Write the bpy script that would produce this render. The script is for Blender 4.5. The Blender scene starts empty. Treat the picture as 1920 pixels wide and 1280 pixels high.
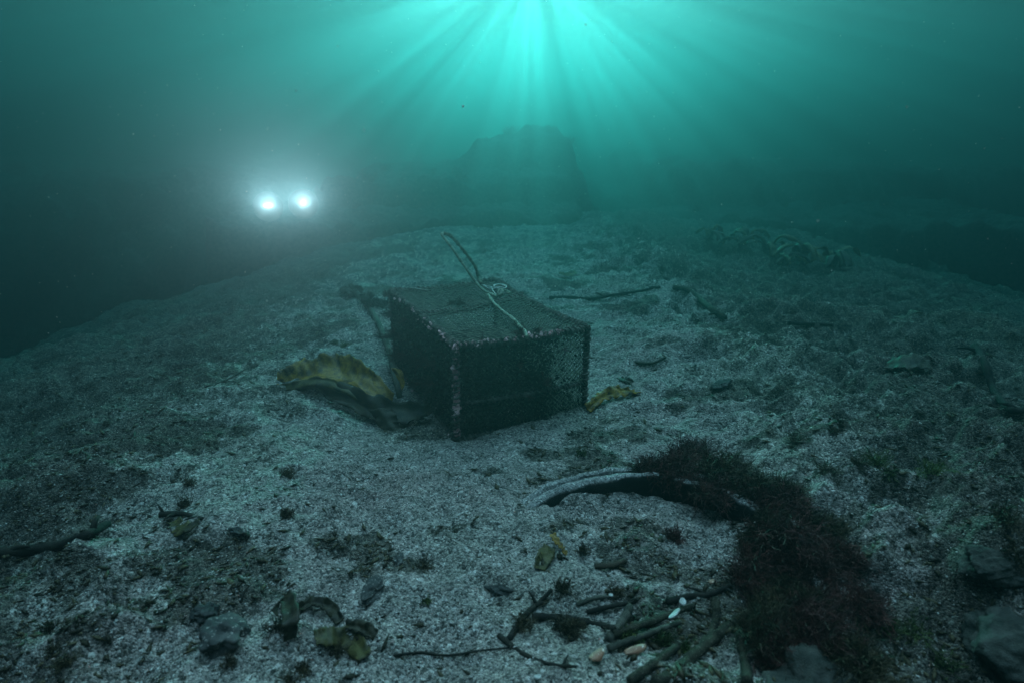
import bpy, math, random
import numpy as np
from mathutils import Vector, Matrix, noise as mnoise

random.seed(7)
rng = np.random.default_rng(7)
S = bpy.context.scene
COL = S.collection
PI = math.pi

# ------------------------------------------------------------------ camera
PITCH = math.radians(18.0)
HC = 1.23
F_PX = 1200.0                      # focal length in pixels of a 1920 wide frame
cd = bpy.data.cameras.new("camera")
cam = bpy.data.objects.new("camera", cd)
COL.objects.link(cam)
cam.location = (0, 0, HC)
cam.rotation_euler = (PI/2 - PITCH, 0, 0)
cd.sensor_width = 36.0
cd.lens = 36.0*F_PX/1920.0
cd.clip_start = 0.02
cd.clip_end = 500
cd.dof.use_dof = True
cd.dof.focus_distance = 3.0
cd.dof.aperture_fstop = 3.2
S.camera = cam

# ------------------------------------------------------------------ light
SKY_TINT = (2.4, 1.24, 1.04)
SKY_ZENITH = 5.6
SUN = Vector((0.0286, 0.974, 0.224)).normalized()
world = bpy.data.worlds.new("World")
S.world = world
world.use_nodes = True
wn = world.node_tree
wn.nodes.clear()
wo = wn.nodes.new("ShaderNodeOutputWorld")
wb = wn.nodes.new("ShaderNodeBackground")
sky = wn.nodes.new("ShaderNodeTexSky")
sky.sky_type = 'NISHITA'
sky.sun_disc = False
sky.sun_elevation = math.asin(SUN.z)
sky.sun_rotation = math.atan2(SUN.x, SUN.y)
wb.inputs["Strength"].default_value = 0.125
tint = wn.nodes.new("ShaderNodeMix"); tint.data_type = 'RGBA'; tint.blend_type = 'MULTIPLY'
tint.inputs[0].default_value = 1.0
tint.inputs[7].default_value = (*SKY_TINT, 1)      # red added to the sky to make up for red lost in the water
wn.links.new(sky.outputs[0], tint.inputs[6])
# sky shaped to light the sand: bright overhead, nearly dark at the horizon
gco = wn.nodes.new("ShaderNodeTexCoord"); 
dt = wn.nodes.new("ShaderNodeVectorMath"); dt.operation = 'DOT_PRODUCT'
dt.inputs[1].default_value = Vector((0.03, 0.18, 0.98)).normalized()    # added brightening of the sky, strongest a little ahead of overhead
wn.links.new(gco.outputs["Generated"], dt.inputs[0])
mr = wn.nodes.new("ShaderNodeMapRange")
mr.inputs["From Min"].default_value = 0.62; mr.inputs["From Max"].default_value = 0.98
mr.inputs["To Min"].default_value = 0.015; mr.inputs["To Max"].default_value = SKY_ZENITH
wn.links.new(dt.outputs["Value"], mr.inputs["Value"])
sc_ = wn.nodes.new("ShaderNodeVectorMath"); sc_.operation = 'SCALE'
wn.links.new(tint.outputs[2], sc_.inputs[0]); wn.links.new(mr.outputs[0], sc_.inputs["Scale"])
wn.links.new(sc_.outputs[0], wb.inputs["Color"])
wn.links.new(wb.outputs[0], wo.inputs["Surface"])

sd = bpy.data.lights.new("sun", 'SUN')
sd.energy = 5.0
sd.angle = math.radians(0.5)
sd.color = (1.0, 0.50, 0.42)
sun = bpy.data.objects.new("sun", sd)
COL.objects.link(sun)
sun.rotation_euler = (-SUN).to_track_quat('-Z', 'Y').to_euler()
sun.location = (0, 0, 30)

S.view_settings.view_transform = 'Standard'
S.view_settings.look = 'None'
S.view_settings.gamma = 1
S.view_settings.exposure = 3.0
S.cycles.max_bounces = 6
S.cycles.diffuse_bounces = 2
S.cycles.glossy_bounces = 2
S.cycles.transmission_bounces = 2
S.cycles.volume_bounces = 0
S.cycles.transparent_max_bounces = 8
S.cycles.sample_clamp_indirect = 4.0
S.cycles.caustics_reflective = False
S.cycles.caustics_refractive = False

HAZE_DENSITY = 0.36
SURF_Z = 3.9
HAZE_COL = (0.024, 0.053, 0.062)
HAZE_ABS = (0.026, 0.415, 0.405)
HAZE_G = 0.755


# ------------------------------------------------------------------ helpers
def _hash(ix, iy, s):
    h = (ix.astype(np.int64)*374761393 + iy.astype(np.int64)*668265263 + s*974634777) & 0x7fffffff
    h = ((h ^ (h >> 13))*1274126177) & 0x7fffffff
    h = (h ^ (h >> 16)) & 0x7fffffff
    return h/float(0x7fffffff)

def vnoise(x, y, s=0):
    x = np.asarray(x, float); y = np.asarray(y, float)
    ix = np.floor(x); iy = np.floor(y)
    fx = x-ix; fy = y-iy
    fx = fx*fx*fx*(fx*(fx*6-15)+10); fy = fy*fy*fy*(fy*(fy*6-15)+10)
    a = _hash(ix, iy, s); b = _hash(ix+1, iy, s); c = _hash(ix, iy+1, s); d = _hash(ix+1, iy+1, s)
    return (a*(1-fx)+b*fx)*(1-fy) + (c*(1-fx)+d*fx)*fy

def fbm(x, y, s=0, o=4, g=0.5):
    t = 0; a = 1; n = 0
    x = np.asarray(x, float); y = np.asarray(y, float)
    for k in range(o):
        t = t + a*vnoise(x, y, s+k*17); n += a
        a *= g
        x, y = (x*0.8-y*0.6)*2.03+5.1, (x*0.6+y*0.8)*2.03+1.7
    return t/n

def sstep(a, b, x):
    t = np.clip((np.asarray(x, float)-a)/(b-a), 0, 1)
    return t*t*(3-2*t)

def ray(px, py):
    v = 640-py
    c, s = math.cos(PITCH), math.sin(PITCH)
    return Vector((px-960.0, F_PX*c+v*s, -F_PX*s+v*c))

def P(px, py, y):
    """the point at distance y in front of the camera seen at that place of the photograph"""
    r = ray(px, py)
    t = y/r.y
    return Vector((r.x*t, y, HC+r.z*t))

TRAP_F = Vector((-0.231, 2.435, 0.0))
TRAP_YAW = 0.424
TA, TB, TH = 0.614, 1.035, 0.42
TYRE_C = (0.37, 1.51)

BUMPS = [  # x, y, radius x, radius y, height : single hummocks and hollows seen in the photograph
    (0.98, 3.35, 0.42, 0.30, 0.105), (0.55, 2.75, 0.5, 0.35, 0.03), (1.35, 3.05, 0.35, 0.25, 0.07),
    (-0.62, 2.62, 0.25, 0.35, -0.04), (-0.45, 2.9, 0.3, 0.4, -0.05), (-1.35, 3.0, 0.5, 0.3, 0.05),
    (-0.95, 2.2, 0.5, 0.22, 0.05), (-0.8, 1.75, 0.45, 0.2, 0.05), (-1.2, 1.45, 0.4, 0.2, 0.06),
    (-0.25, 1.95, 0.6, 0.25, 0.03), (1.45, 1.75, 0.3, 0.2, 0.08), (1.35, 1.4, 0.22, 0.2, 0.10),
    (1.75, 2.15, 0.4, 0.2, 0.07), (2.3, 2.4, 0.35, 0.3, 0.10), (1.2, 2.2, 0.3, 0.16, 0.05),
    (1.9, 1.6, 0.28, 0.2, 0.09), (1.05, 2.02, 0.20, 0.16, 0.05), (2.0, 2.75, 0.35, 0.14, 0.07),
    (1.62, 2.45, 0.3, 0.10, -0.07), (-1.9, 1.9, 0.5, 0.15, -0.07), (-1.75, 2.2, 0.4, 0.25, 0.07),
    (-2.2, 2.7, 0.5, 0.3, 0.06), (-1.1, 4.0, 0.7, 0.35, 0.07), (-1.9, 4.6, 0.8, 0.4, 0.07),
    (1.7, 4.1, 0.7, 0.25, 0.06), (3.0, 4.0, 0.8, 0.3, 0.08), (0.2, 5.2, 1.0, 0.4, 0.06),
    (0.98, 1.78, 0.10, 0.07, 0.05), (1.12, 1.62, 0.11, 0.09, 0.07), (1.22, 1.42, 0.12, 0.09, 0.07), (1.38, 1.60, 0.12, 0.07, 0.06), (1.08, 1.88, 0.16, 0.06, 0.05),
    (1.02, 1.46, 0.07, 0.06, 0.05), (1.45, 1.38, 0.10, 0.08, 0.06), (1.30, 1.85, 0.14, 0.06, 0.05), (1.65, 1.55, 0.12, 0.08, 0.06), (1.25, 1.22, 0.12, 0.07, 0.05),
    (-1.0, 1.30, 0.13, 0.08, 0.05), (-0.75, 1.42, 0.14, 0.07, 0.04), (-1.25, 1.60, 0.16, 0.08, 0.06), (-1.45, 2.05, 0.2, 0.09, 0.06), (-0.55, 1.25, 0.12, 0.06, 0.03),
    (1.55, 1.15, 0.25, 0.3, -0.10), (1.05, 1.15, 0.25, 0.2, -0.05), (0.37, 1.83, 0.22, 0.12, -0.02), (0.02, 1.40, 0.16, 0.25, 0.03), (0.30, 1.12, 0.5, 0.14, 0.06),
]

def ground(x, y):
    x = np.asarray(x, float); y = np.asarray(y, float)
    xl = np.minimum(x+0.3, 0); xr = np.maximum(x-0.5, 0)
    h = -0.047*xl*xl*sstep(0, 1.5, -xl) - 0.026*xr*xr*sstep(0, 1.5, xr)
    h = np.where(h < -2.2, -2.2 - 0.6*(1-np.exp((h+2.2)/0.6)), h)
    h = h + 0.50*(fbm(x*0.8+3, y*0.8, 61, 3)-0.5)*sstep(1.3, 3.2, -x) + 0.30*(fbm(x*0.8, y*0.8+9, 62, 3)-0.5)*sstep(1.8, 3.5, x)
    ye = 7.6 + 0.42*np.clip(x+1, -4, 6) + 3.0*(fbm(x*0.5, y*0.1, 5, 3)-0.5)
    d = np.maximum(y-ye, 0)
    h = h - 0.75*(1-np.exp(-0.05*d*d))
    # relief
    trap = sstep(0.35, 0.9, np.hypot((x-TRAP_F.x-0.05)*0.9, (y-TRAP_F.y-0.55)*0.7))
    w = 0.35+0.65*trap
    rough = 0.55+1.1*sstep(0.5, 1.6, x)+0.45*sstep(0.6, 2.0, -x)+0.3*sstep(4, 7, y)
    h = h + w*rough*(0.10*(fbm(x*1.5, y*1.9, 11, 3)-0.5))
    b = fbm(x*4.3, y*5.0, 23, 3)
    h = h + w*rough*0.115*(1-np.abs(2*b-1)*1.6)*0.7
    h = h + (0.35+0.65*w)*(0.030*rough*(fbm(x*13, y*15, 31, 4, 0.6)-0.5))
    c1 = fbm(x*9, y*10, 51, 3, 0.6)
    h = h + (0.3+0.7*w)*rough*0.035*(0.25-np.abs(c1-0.5))*2
    h = h + 0.010*(fbm(x*38, y*40, 45, 2)-0.5) + 0.006*(fbm(x*75, y*75, 41, 2)-0.5)
    for bx, by, rx, ry, a in BUMPS:
        q = ((x-bx)/rx)**2 + ((y-by)/ry)**2
        h = h + a*np.exp(-q*1.6)
    return h

Z0 = float(ground(TRAP_F.x, TRAP_F.y))
_g = ground
def ground(x, y):
    return _g(x, y) - Z0

def gz(x, y): return float(ground(x, y))

def at(px, py, lift=0.0):
    """where the line of sight through that place of the photograph meets the sea bed"""
    r = ray(px, py).normalized()
    t = np.linspace(0.8, 16, 1600)
    X, Y, Z = r.x*t, r.y*t, HC+r.z*t
    below = Z < ground(X, Y)
    k = int(np.argmax(below)) if below.any() else len(t)-1
    return Vector((X[k], Y[k], float(ground(X[k], Y[k]))+lift))

class MB:
    def __init__(s): s.v = []; s.f = []
    def add(s, vs, fs):
        n = len(s.v)
        s.v.extend([tuple(p) for p in vs])
        s.f.extend([tuple(i+n for i in q) for q in fs])
    def tube(s, pts, rad, n=6, caps=True, jit=0.0):
        pts = [Vector(p) for p in pts]
        m = len(pts)
        if not hasattr(rad, '__len__'): rad = [rad]*m
        vs = []; fs = []
        up = Vector((0, 0, 1))
        t0 = (pts[1]-pts[0]).normalized()
        if abs(t0.dot(up)) > 0.95: up = Vector((1, 0, 0))
        a = t0.cross(up).normalized()
        for i in range(m):
            t = (pts[min(i+1, m-1)]-pts[max(i-1, 0)])
            t = t.normalized() if t.length > 1e-9 else t0
            a = (a - t*a.dot(t))
            a = a.normalized() if a.length > 1e-6 else t.orthogonal().normalized()
            b = t.cross(a)
            for k in range(n):
                an = 2*PI*k/n
                r = rad[i]*(1+random.uniform(-jit, jit))
                vs.append(pts[i]+(a*math.cos(an)+b*math.sin(an))*r)
        for i in range(m-1):
            for k in range(n):
                k2 = (k+1) % n
                fs.append((i*n+k, i*n+k2, (i+1)*n+k2, (i+1)*n+k))
        if caps:
            fs.append(tuple(range(n-1, -1, -1)))
            fs.append(tuple((m-1)*n+k for k in range(n)))
        s.add(vs, fs)
    def box(s, c, d, R=None):
        c = Vector(c); vs = []
        for z in (-1, 1):
            for y in (-1, 1):
                for x in (-1, 1):
                    p = Vector((x*d[0]/2, y*d[1]/2, z*d[2]/2))
                    vs.append(c+(R @ p if R else p))
        s.add(vs, [(0,2,3,1),(4,5,7,6),(0,1,5,4),(2,6,7,3),(0,4,6,2),(1,3,7,5)])
    def lump(s, c, r, n=1, amp=0.3, sc=None, fine=0.0):
        """an irregular rounded lump"""
        vs, fs = ICO[n]
        sc = sc or (1, 1, 1)
        off = Vector((random.uniform(0, 99), random.uniform(0, 99), random.uniform(0, 99)))
        R = Matrix.Rotation(random.uniform(0, 6.28), 3, 'Z') @ Matrix.Rotation(random.uniform(-.3, .3), 3, 'X')
        out = []
        for p in vs:
            k = 1+amp*mnoise.noise(p*1.3+off)*1.6+amp*0.5*mnoise.noise(p*3.1+off)+(fine*(mnoise.noise(p*7+off)+0.6*mnoise.noise(p*15+off)) if fine else 0)
            q = Vector((p.x*sc[0], p.y*sc[1], p.z*sc[2]))*(r*k)
            out.append(Vector(c)+R @ q)
        s.add(out, fs)
    def build(s, name, m, parent=None, smooth=False, loc=None):
        me = bpy.data.meshes.new(name)
        me.from_pydata(s.v, [], s.f)
        me.materials.append(m)
        if smooth: me.shade_smooth()
        me.update()
        o = bpy.data.objects.new(name, me)
        COL.objects.link(o)
        if parent: o.parent = parent
        if loc: o.location = loc
        return o

def _ico(sub):
    import bmesh
    bm = bmesh.new()
    bmesh.ops.create_icosphere(bm, subdivisions=sub, radius=1)
    vs = [v.co.copy() for v in bm.verts]
    fs = [tuple(v.index for v in f.verts) for f in bm.faces]
    bm.free()
    return vs, fs
ICO = {k: _ico(k+1) for k in range(0, 5)}

def tag(o, label=None, cat=None, group=None, kind=None):
    if label: o['label'] = label
    if cat: o['category'] = cat
    if group: o['group'] = group
    if kind: o['kind'] = kind
    return o

def empty(name, loc=(0, 0, 0), rz=0):
    o = bpy.data.objects.new(name, None)
    COL.objects.link(o)
    o.location = loc; o.rotation_euler = (0, 0, rz)
    o.empty_display_size = 0.1
    return o

def spline(pts, n):
    """Catmull-Rom through the points"""
    pts = [Vector(p) for p in pts]
    q = [pts[0]*2-pts[1]] + pts + [pts[-1]*2-pts[-2]]
    out = []
    segs = len(pts)-1
    for i in range(n):
        u = i/(n-1)*segs
        k = min(int(u), segs-1); t = u-k
        a, b, c, d = q[k], q[k+1], q[k+2], q[k+3]
        out.append(0.5*((2*b)+(c-a)*t+(2*a-5*b+4*c-d)*t*t+(3*b-a-3*c+d)*t*t*t))
    return out

# ------------------------------------------------------------------ materials
def mat(name, rough=0.8):
    m = bpy.data.materials.new(name); m.use_nodes = True
    nt = m.node_tree
    b = nt.nodes["Principled BSDF"]
    b.inputs["Roughness"].default_value = rough
    b.inputs["Specular IOR Level"].default_value = 0.2
    return m, nt, b

def ramp(nt, fac, stops, interp='LINEAR'):
    r = nt.nodes.new("ShaderNodeValToRGB")
    r.color_ramp.interpolation = interp
    el = r.color_ramp.elements
    while len(el) < len(stops): el.new(0.5)
    for e, (p, c) in zip(el, stops):
        e.position = p; e.color = (*c, 1)
    nt.links.new(fac, r.inputs[0])
    return r.outputs[0]

def tex(nt, kind, scale, detail=3, rough=0.55, vec=None, **kw):
    n = nt.nodes.new("ShaderNodeTex"+kind)
    n.inputs["Scale"].default_value = scale
    if kind == "Noise":
        n.inputs["Detail"].default_value = detail
        n.inputs["Roughness"].default_value = rough
    if vec is not None: nt.links.new(vec, n.inputs["Vector"])
    for k, v in kw.items(): setattr(n, k, v)
    return n

def objco(nt):
    return nt.nodes.new("ShaderNodeTexCoord").outputs["Object"]

def mixc(nt, fac, a, b, mode='MIX'):
    n = nt.nodes.new("ShaderNodeMix"); n.data_type = 'RGBA'; n.blend_type = mode
    for sock, val in ((0, fac), (6, a), (7, b)):
        if isinstance(val, (int, float)): n.inputs[sock].default_value = val
        elif isinstance(val, tuple): n.inputs[sock].default_value = (*val, 1)
        else: nt.links.new(val, n.inputs[sock])
    return n.outputs[2]

def math_(nt, op, a, b=None, c=None):
    n = nt.nodes.new("ShaderNodeMath"); n.operation = op
    for i, v in enumerate((a, b, c)):
        if v is None: continue
        if isinstance(v, (int, float)): n.inputs[i].default_value = v
        else: nt.links.new(v, n.inputs[i])
    return n.outputs[0]

def bump(nt, b, h, strength, dist):
    n = nt.nodes.new("ShaderNodeBump")
    n.inputs["Strength"].default_value = strength
    n.inputs["Distance"].default_value = dist
    nt.links.new(h, n.inputs["Height"])
    nt.links.new(n.outputs[0], b.inputs["Normal"])

def mottled(name, c1, c2, scale=20, rough=0.8, bs=0.5, bd=0.004, speck=None, island=False):
    m, nt, b = mat(name, rough)
    co = objco(nt)
    n = tex(nt, "Noise", scale, 4, 0.6, co)
    c = ramp(nt, n.outputs[0], [(0.35, c1), (0.65, c2)])
    if island:
        g = nt.nodes.new("ShaderNodeNewGeometry")
        hsv = nt.nodes.new("ShaderNodeHueSaturation")
        nt.links.new(math_(nt, 'MULTIPLY_ADD', g.outputs["Random Per Island"], 1.3, 0.35), hsv.inputs["Value"])
        nt.links.new(c, hsv.inputs["Color"]); c = hsv.outputs[0]
    if speck:
        s = tex(nt, "Noise", scale*9, 2, 0.6, co)
        f = ramp(nt, s.outputs[0], [(0.62, (0, 0, 0)), (0.68, (1, 1, 1))])
        c = mixc(nt, f, c, speck)
    nt.links.new(c, b.inputs["Base Color"])
    nb = tex(nt, "Noise", scale*4, 4, 0.65, co)
    bump(nt, b, nb.outputs[0], bs, bd)
    return m

def sand_material():
    m, nt, b = mat("coarse_shell_sand", 0.9)
    co = objco(nt)
    big = tex(nt, "Noise", 1.1, 5, 0.6, co)
    mid = tex(nt, "Noise", 6.0, 5, 0.65, co)
    g1 = tex(nt, "Voronoi", 210, vec=co)
    g2 = tex(nt, "Voronoi", 95, vec=co)
    fine = tex(nt, "Noise", 420, 2, 0.7, co)
    base = ramp(nt, big.outputs[0], [(0.30, (0.32, 0.26, 0.245)), (0.5, (0.37, 0.345, 0.32)), (0.72, (0.30, 0.32, 0.26))])
    # grains: pale shell bits, grey and dark bits
    sep = nt.nodes.new("ShaderNodeSeparateColor"); nt.links.new(g1.outputs["Color"], sep.inputs[0])
    grain = ramp(nt, sep.outputs[0], [(0.0, (0.10, 0.11, 0.11)), (0.22, (0.55, 0.53, 0.52)), (0.7, (1.0, 0.96, 0.94)), (0.93, (1.3, 1.26, 1.22)), (1.0, (1.8, 1.75, 1.7))])
    c = mixc(nt, 1.0, base, grain, 'MULTIPLY')
    sep2 = nt.nodes.new("ShaderNodeSeparateColor"); nt.links.new(g2.outputs["Color"], sep2.inputs[0])
    f2 = ramp(nt, sep2.outputs[1], [(0.90, (0, 0, 0)), (0.93, (1, 1, 1))])
    c = mixc(nt, math_(nt, 'MULTIPLY', f2, 0.75), c, (0.035, 0.04, 0.035))
    f3 = ramp(nt, sep2.outputs[2], [(0.955, (0, 0, 0)), (0.965, (1, 1, 1))])
    c = mixc(nt, math_(nt, 'MULTIPLY', f3, 0.8), c, (0.62, 0.58, 0.54))
    # algal film, detritus and painted flank murk carried by the 'dirt' attribute plus noise
    at_ = nt.nodes.new("ShaderNodeAttribute"); at_.attribute_name = "dirt_and_murk"
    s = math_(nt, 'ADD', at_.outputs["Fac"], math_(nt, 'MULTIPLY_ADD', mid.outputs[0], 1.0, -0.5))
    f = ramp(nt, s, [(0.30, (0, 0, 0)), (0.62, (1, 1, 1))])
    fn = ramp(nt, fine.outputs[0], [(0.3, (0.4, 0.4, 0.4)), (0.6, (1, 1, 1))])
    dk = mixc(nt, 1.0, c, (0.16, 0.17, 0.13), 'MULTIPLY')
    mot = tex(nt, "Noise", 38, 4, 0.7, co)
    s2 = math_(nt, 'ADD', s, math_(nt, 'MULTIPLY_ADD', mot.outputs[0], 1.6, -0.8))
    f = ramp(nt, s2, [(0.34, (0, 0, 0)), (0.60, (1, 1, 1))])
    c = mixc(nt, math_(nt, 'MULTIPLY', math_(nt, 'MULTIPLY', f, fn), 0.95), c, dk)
    tone = tex(nt, "Noise", 17, 5, 0.7, co)
    c = mixc(nt, 1.0, c, ramp(nt, tone.outputs[0], [(0.30, (0.50, 0.52, 0.50)), (0.50, (0.95, 0.95, 0.95)), (0.70, (1.35, 1.32, 1.30))]), 'MULTIPLY')
    blk = tex(nt, "Noise", 130, 3, 0.7, co)
    c = mixc(nt, ramp(nt, blk.outputs[0], [(0.60, (0, 0, 0)), (0.66, (0.85, 0.85, 0.85))]), c, (0.02, 0.022, 0.02))
    nt.links.new(c, b.inputs["Base Color"])
    hh = math_(nt, 'ADD', math_(nt, 'MULTIPLY', g1.outputs["Distance"], -0.5), math_(nt, 'ADD', math_(nt, 'MULTIPLY', mid.outputs[0], 1.5), math_(nt, 'MULTIPLY', g2.outputs["Distance"], -0.6)))
    bump(nt, b, hh, 1.0, 0.009)
    return m

def dusted(name, c1, c2, amount=0.45):
    """dark rubber with sand lying on whatever faces up"""
    m, nt, b = mat(name, 0.85)
    co = objco(nt)
    n = tex(nt, "Noise", 22, 4, 0.6, co)
    c = ramp(nt, n.outputs[0], [(0.35, c1), (0.65, c2)])
    g = tex(nt, "Voronoi", 230, vec=co)
    sep = nt.nodes.new("ShaderNodeSeparateColor"); nt.links.new(g.outputs["Color"], sep.inputs[0])
    grain = ramp(nt, sep.outputs[0], [(0.0, (0.05, 0.05, 0.05)), (0.3, (0.20, 0.19, 0.18)), (0.9, (0.36, 0.34, 0.33)), (1.0, (0.7, 0.66, 0.62))])
    geo = nt.nodes.new("ShaderNodeNewGeometry")
    sx = nt.nodes.new("ShaderNodeSeparateXYZ"); nt.links.new(geo.outputs["Normal"], sx.inputs[0])
    n2 = tex(nt, "Noise", 9, 5, 0.7, co)
    v = math_(nt, 'ADD', sx.outputs["Z"], math_(nt, 'MULTIPLY_ADD', n2.outputs[0], 1.0, -0.5))
    f = ramp(nt, v, [(amount, (0, 0, 0)), (amount+0.2, (1, 1, 1))])
    nt.links.new(mixc(nt, f, c, grain), b.inputs["Base Color"])
    bump(nt, b, g.outputs["Distance"], 0.5, 0.003)
    return m
M = {}
M['sand'] = sand_material()
M['rock'] = mottled("reef_rock", (0.02, 0.024, 0.02), (0.10, 0.10, 0.08), 2.2, 0.9, 0.8, 0.05)

# ------------------------------------------------------------------ setting
def grid_mesh(name, X, Y, Z, m, smooth=True):
    ny, nx = X.shape
    v = np.stack([X, Y, Z], -1).reshape(-1, 3).astype(np.float32)
    i = np.arange(nx*ny).reshape(ny, nx)
    q = np.stack([i[:-1, :-1], i[:-1, 1:], i[1:, 1:], i[1:, :-1]], -1).reshape(-1, 4).astype(np.int32)
    me = bpy.data.meshes.new(name)
    me.vertices.add(len(v)); me.vertices.foreach_set("co", v.ravel())
    me.loops.add(q.size); me.loops.foreach_set("vertex_index", q.ravel())
    me.polygons.add(len(q))
    me.polygons.foreach_set("loop_start", np.arange(0, q.size, 4, dtype=np.int32))
    me.polygons.foreach_set("loop_total", np.full(len(q), 4, np.int32))
    me.update(calc_edges=True)
    if smooth: me.shade_smooth()
    me.materials.append(m)
    o = bpy.data.objects.new(name, me); COL.objects.link(o)
    return o, v

def warp(n, lo, hi, c, k):
    """grid lines bunched round c"""
    a0, a1 = math.asinh((lo-c)/k), math.asinh((hi-c)/k)
    return c+k*np.sinh(np.linspace(a0, a1, n))

def dirt_and_murk(x, y):  # weedy patches, plus murk and corner fall-off painted into the sand colour
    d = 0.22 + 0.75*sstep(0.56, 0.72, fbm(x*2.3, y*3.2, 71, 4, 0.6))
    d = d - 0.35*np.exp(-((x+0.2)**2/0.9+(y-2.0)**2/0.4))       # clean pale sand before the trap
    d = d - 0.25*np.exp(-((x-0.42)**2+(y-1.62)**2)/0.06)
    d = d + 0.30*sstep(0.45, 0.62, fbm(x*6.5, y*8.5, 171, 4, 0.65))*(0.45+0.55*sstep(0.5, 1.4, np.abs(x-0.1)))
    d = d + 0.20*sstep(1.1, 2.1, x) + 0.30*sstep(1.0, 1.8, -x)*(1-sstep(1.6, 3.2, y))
    d = d + 0.95*sstep(1.2, 2.9, -x) + 0.60*sstep(2.2, 4.2, x)  # far flanks painted dark so the mound's edge sinks into the murk
    d = d + 0.22*sstep(0.6, 1.2, np.abs(x-0.1))*(1-sstep(1.3, 2.2, y))  # near corners darkened in the colour, like lens fall-off
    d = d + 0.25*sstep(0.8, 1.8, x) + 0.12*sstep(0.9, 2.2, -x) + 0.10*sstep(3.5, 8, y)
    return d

gx = warp(900, -38, 38, 0.2, 1.6)
gy = warp(900, -9, 55, 1.9, 1.3)
GX, GY = np.meshgrid(gx, gy)
GZ = ground(GX, GY)
o, _ = grid_mesh("sea_bed", GX, GY, GZ, M['sand'])
a = o.data.attributes.new("dirt_and_murk", 'FLOAT', 'POINT')
a.data.foreach_set("value", dirt_and_murk(GX, GY).astype(np.float32).ravel())
tag(o, "pale coarse shell sand sea bed with dark weedy patches and flanks darkened by painted murk", kind='structure')

# ---- reef beyond the sand
def reef_height(x, y):
    n = fbm(x*0.9, y*0.9, 90, 4, 0.55)
    n2 = fbm(x*3.1, y*3.1, 95, 4, 0.6)
    h = -3.0+np.zeros_like(x)
    def up(h, v, m): return np.maximum(h, -3.0+(v+3.0)*m)
    e = (n-0.5)*1.4
    # low ledge, left of centre
    m = sstep(-4.3, -3.6, x+e)*(1-sstep(0.9, 1.7, x+e))*sstep(8.3, 8.75, y+e-0.25*x)
    h = up(h, 0.12+0.10*n, m)
    # second ledge
    m = sstep(-3.4, -2.6, x+e)*(1-sstep(1.2, 1.8, x+e))*sstep(9.6, 10.0, y+e*0.8-0.2*x)
    h = up(h, 0.45+0.2*n, m)
    # the tall outcrop
    m = sstep(-2.6, -0.2, x+e*0.9)*(1-sstep(0.95, 1.95, x+e*0.7))*sstep(10.6, 11.6, y+e*0.6)
    h = up(h, 0.50+0.38*sstep(-1.6, 1.4, x)+0.60*n, m)
    # long low rise to the right
    m = sstep(1.9, 2.9, x+e)*sstep(10.2, 12.0, y+e-0.25*(x-3))
    h = up(h, 0.55+0.3*n-0.02*x, m)
    m = sstep(1.4, 2.0, x+e)*sstep(9.3, 9.8, y+e+0.25*(x-3))*(1-sstep(8, 10, x))
    h = up(h, -0.10+0.15*n, m)
    # far left mound lost in the haze
    m = sstep(7.5, 10.5, y+e+0.2*x)*(1-sstep(-4.5, -3.0, x+e))
    h = up(h, 0.2+0.5*n, m)
    return h + 0.34*(n2-0.5) + 0.08*(fbm(x*11, y*11, 99, 3)-0.5)
RX, RY = np.meshgrid(np.linspace(-16, 20, 620), np.concatenate([np.linspace(7, 14, 330), np.linspace(14.1, 34, 90)]))
M['reef'] = dusted("sand_dusted_reef", (0.02, 0.024, 0.02), (0.08, 0.08, 0.065), 1.35)
o, _ = grid_mesh("reef", RX, RY, reef_height(RX, RY), M['reef'])
tag(o, "dark rock reef with ledges fading into green water", kind='structure')

# ---- the surface of the sea, with a noise gobo added to cut sun shafts
def surface_material():
    m = bpy.data.materials.new("rippled_sea_surface"); m.use_nodes = True
    nt = m.node_tree; nt.nodes.clear()
    out = nt.nodes.new("ShaderNodeOutputMaterial")
    mp = nt.nodes.new("ShaderNodeMapping")
    # across the beam one unit is one metre; along it the slanting sun foreshortens the pattern
    mp.inputs["Scale"].default_value = (1.0, SUN.z, 1.0)
    nt.links.new(objco(nt), mp.inputs[0])
    n1 = tex(nt, "Noise", 4.6, 2, 0.5, mp.outputs[0])
    n2 = tex(nt, "Noise", 12, 2, 0.5, mp.outputs[0])
    v = math_(nt, 'ADD', math_(nt, 'MULTIPLY', n1.outputs[0], 0.65), math_(nt, 'MULTIPLY', n2.outputs[0], 0.35))
    col = ramp(nt, v, [(0.43, (0.25, 0.27, 0.27)), (0.52, (0.50, 0.53, 0.52)), (0.59, (1, 1, 1))])
    t = nt.nodes.new("ShaderNodeBsdfTransparent")
    nt.links.new(col, t.inputs[0])
    nt.links.new(t.outputs[0], out.inputs["Surface"])
    return m
WX, WY = np.meshgrid(np.linspace(-60, 60, 240), np.linspace(-30, 90, 240))
WZ = SURF_Z + 0.10*(fbm(WX*0.7, WY*0.5, 120, 3)-0.5)
o, _ = grid_mesh("water_surface", WX, WY, WZ, surface_material())
tag(o, "rippled underside of the sea surface with an added gobo of bright gaps", kind='structure')

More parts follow.
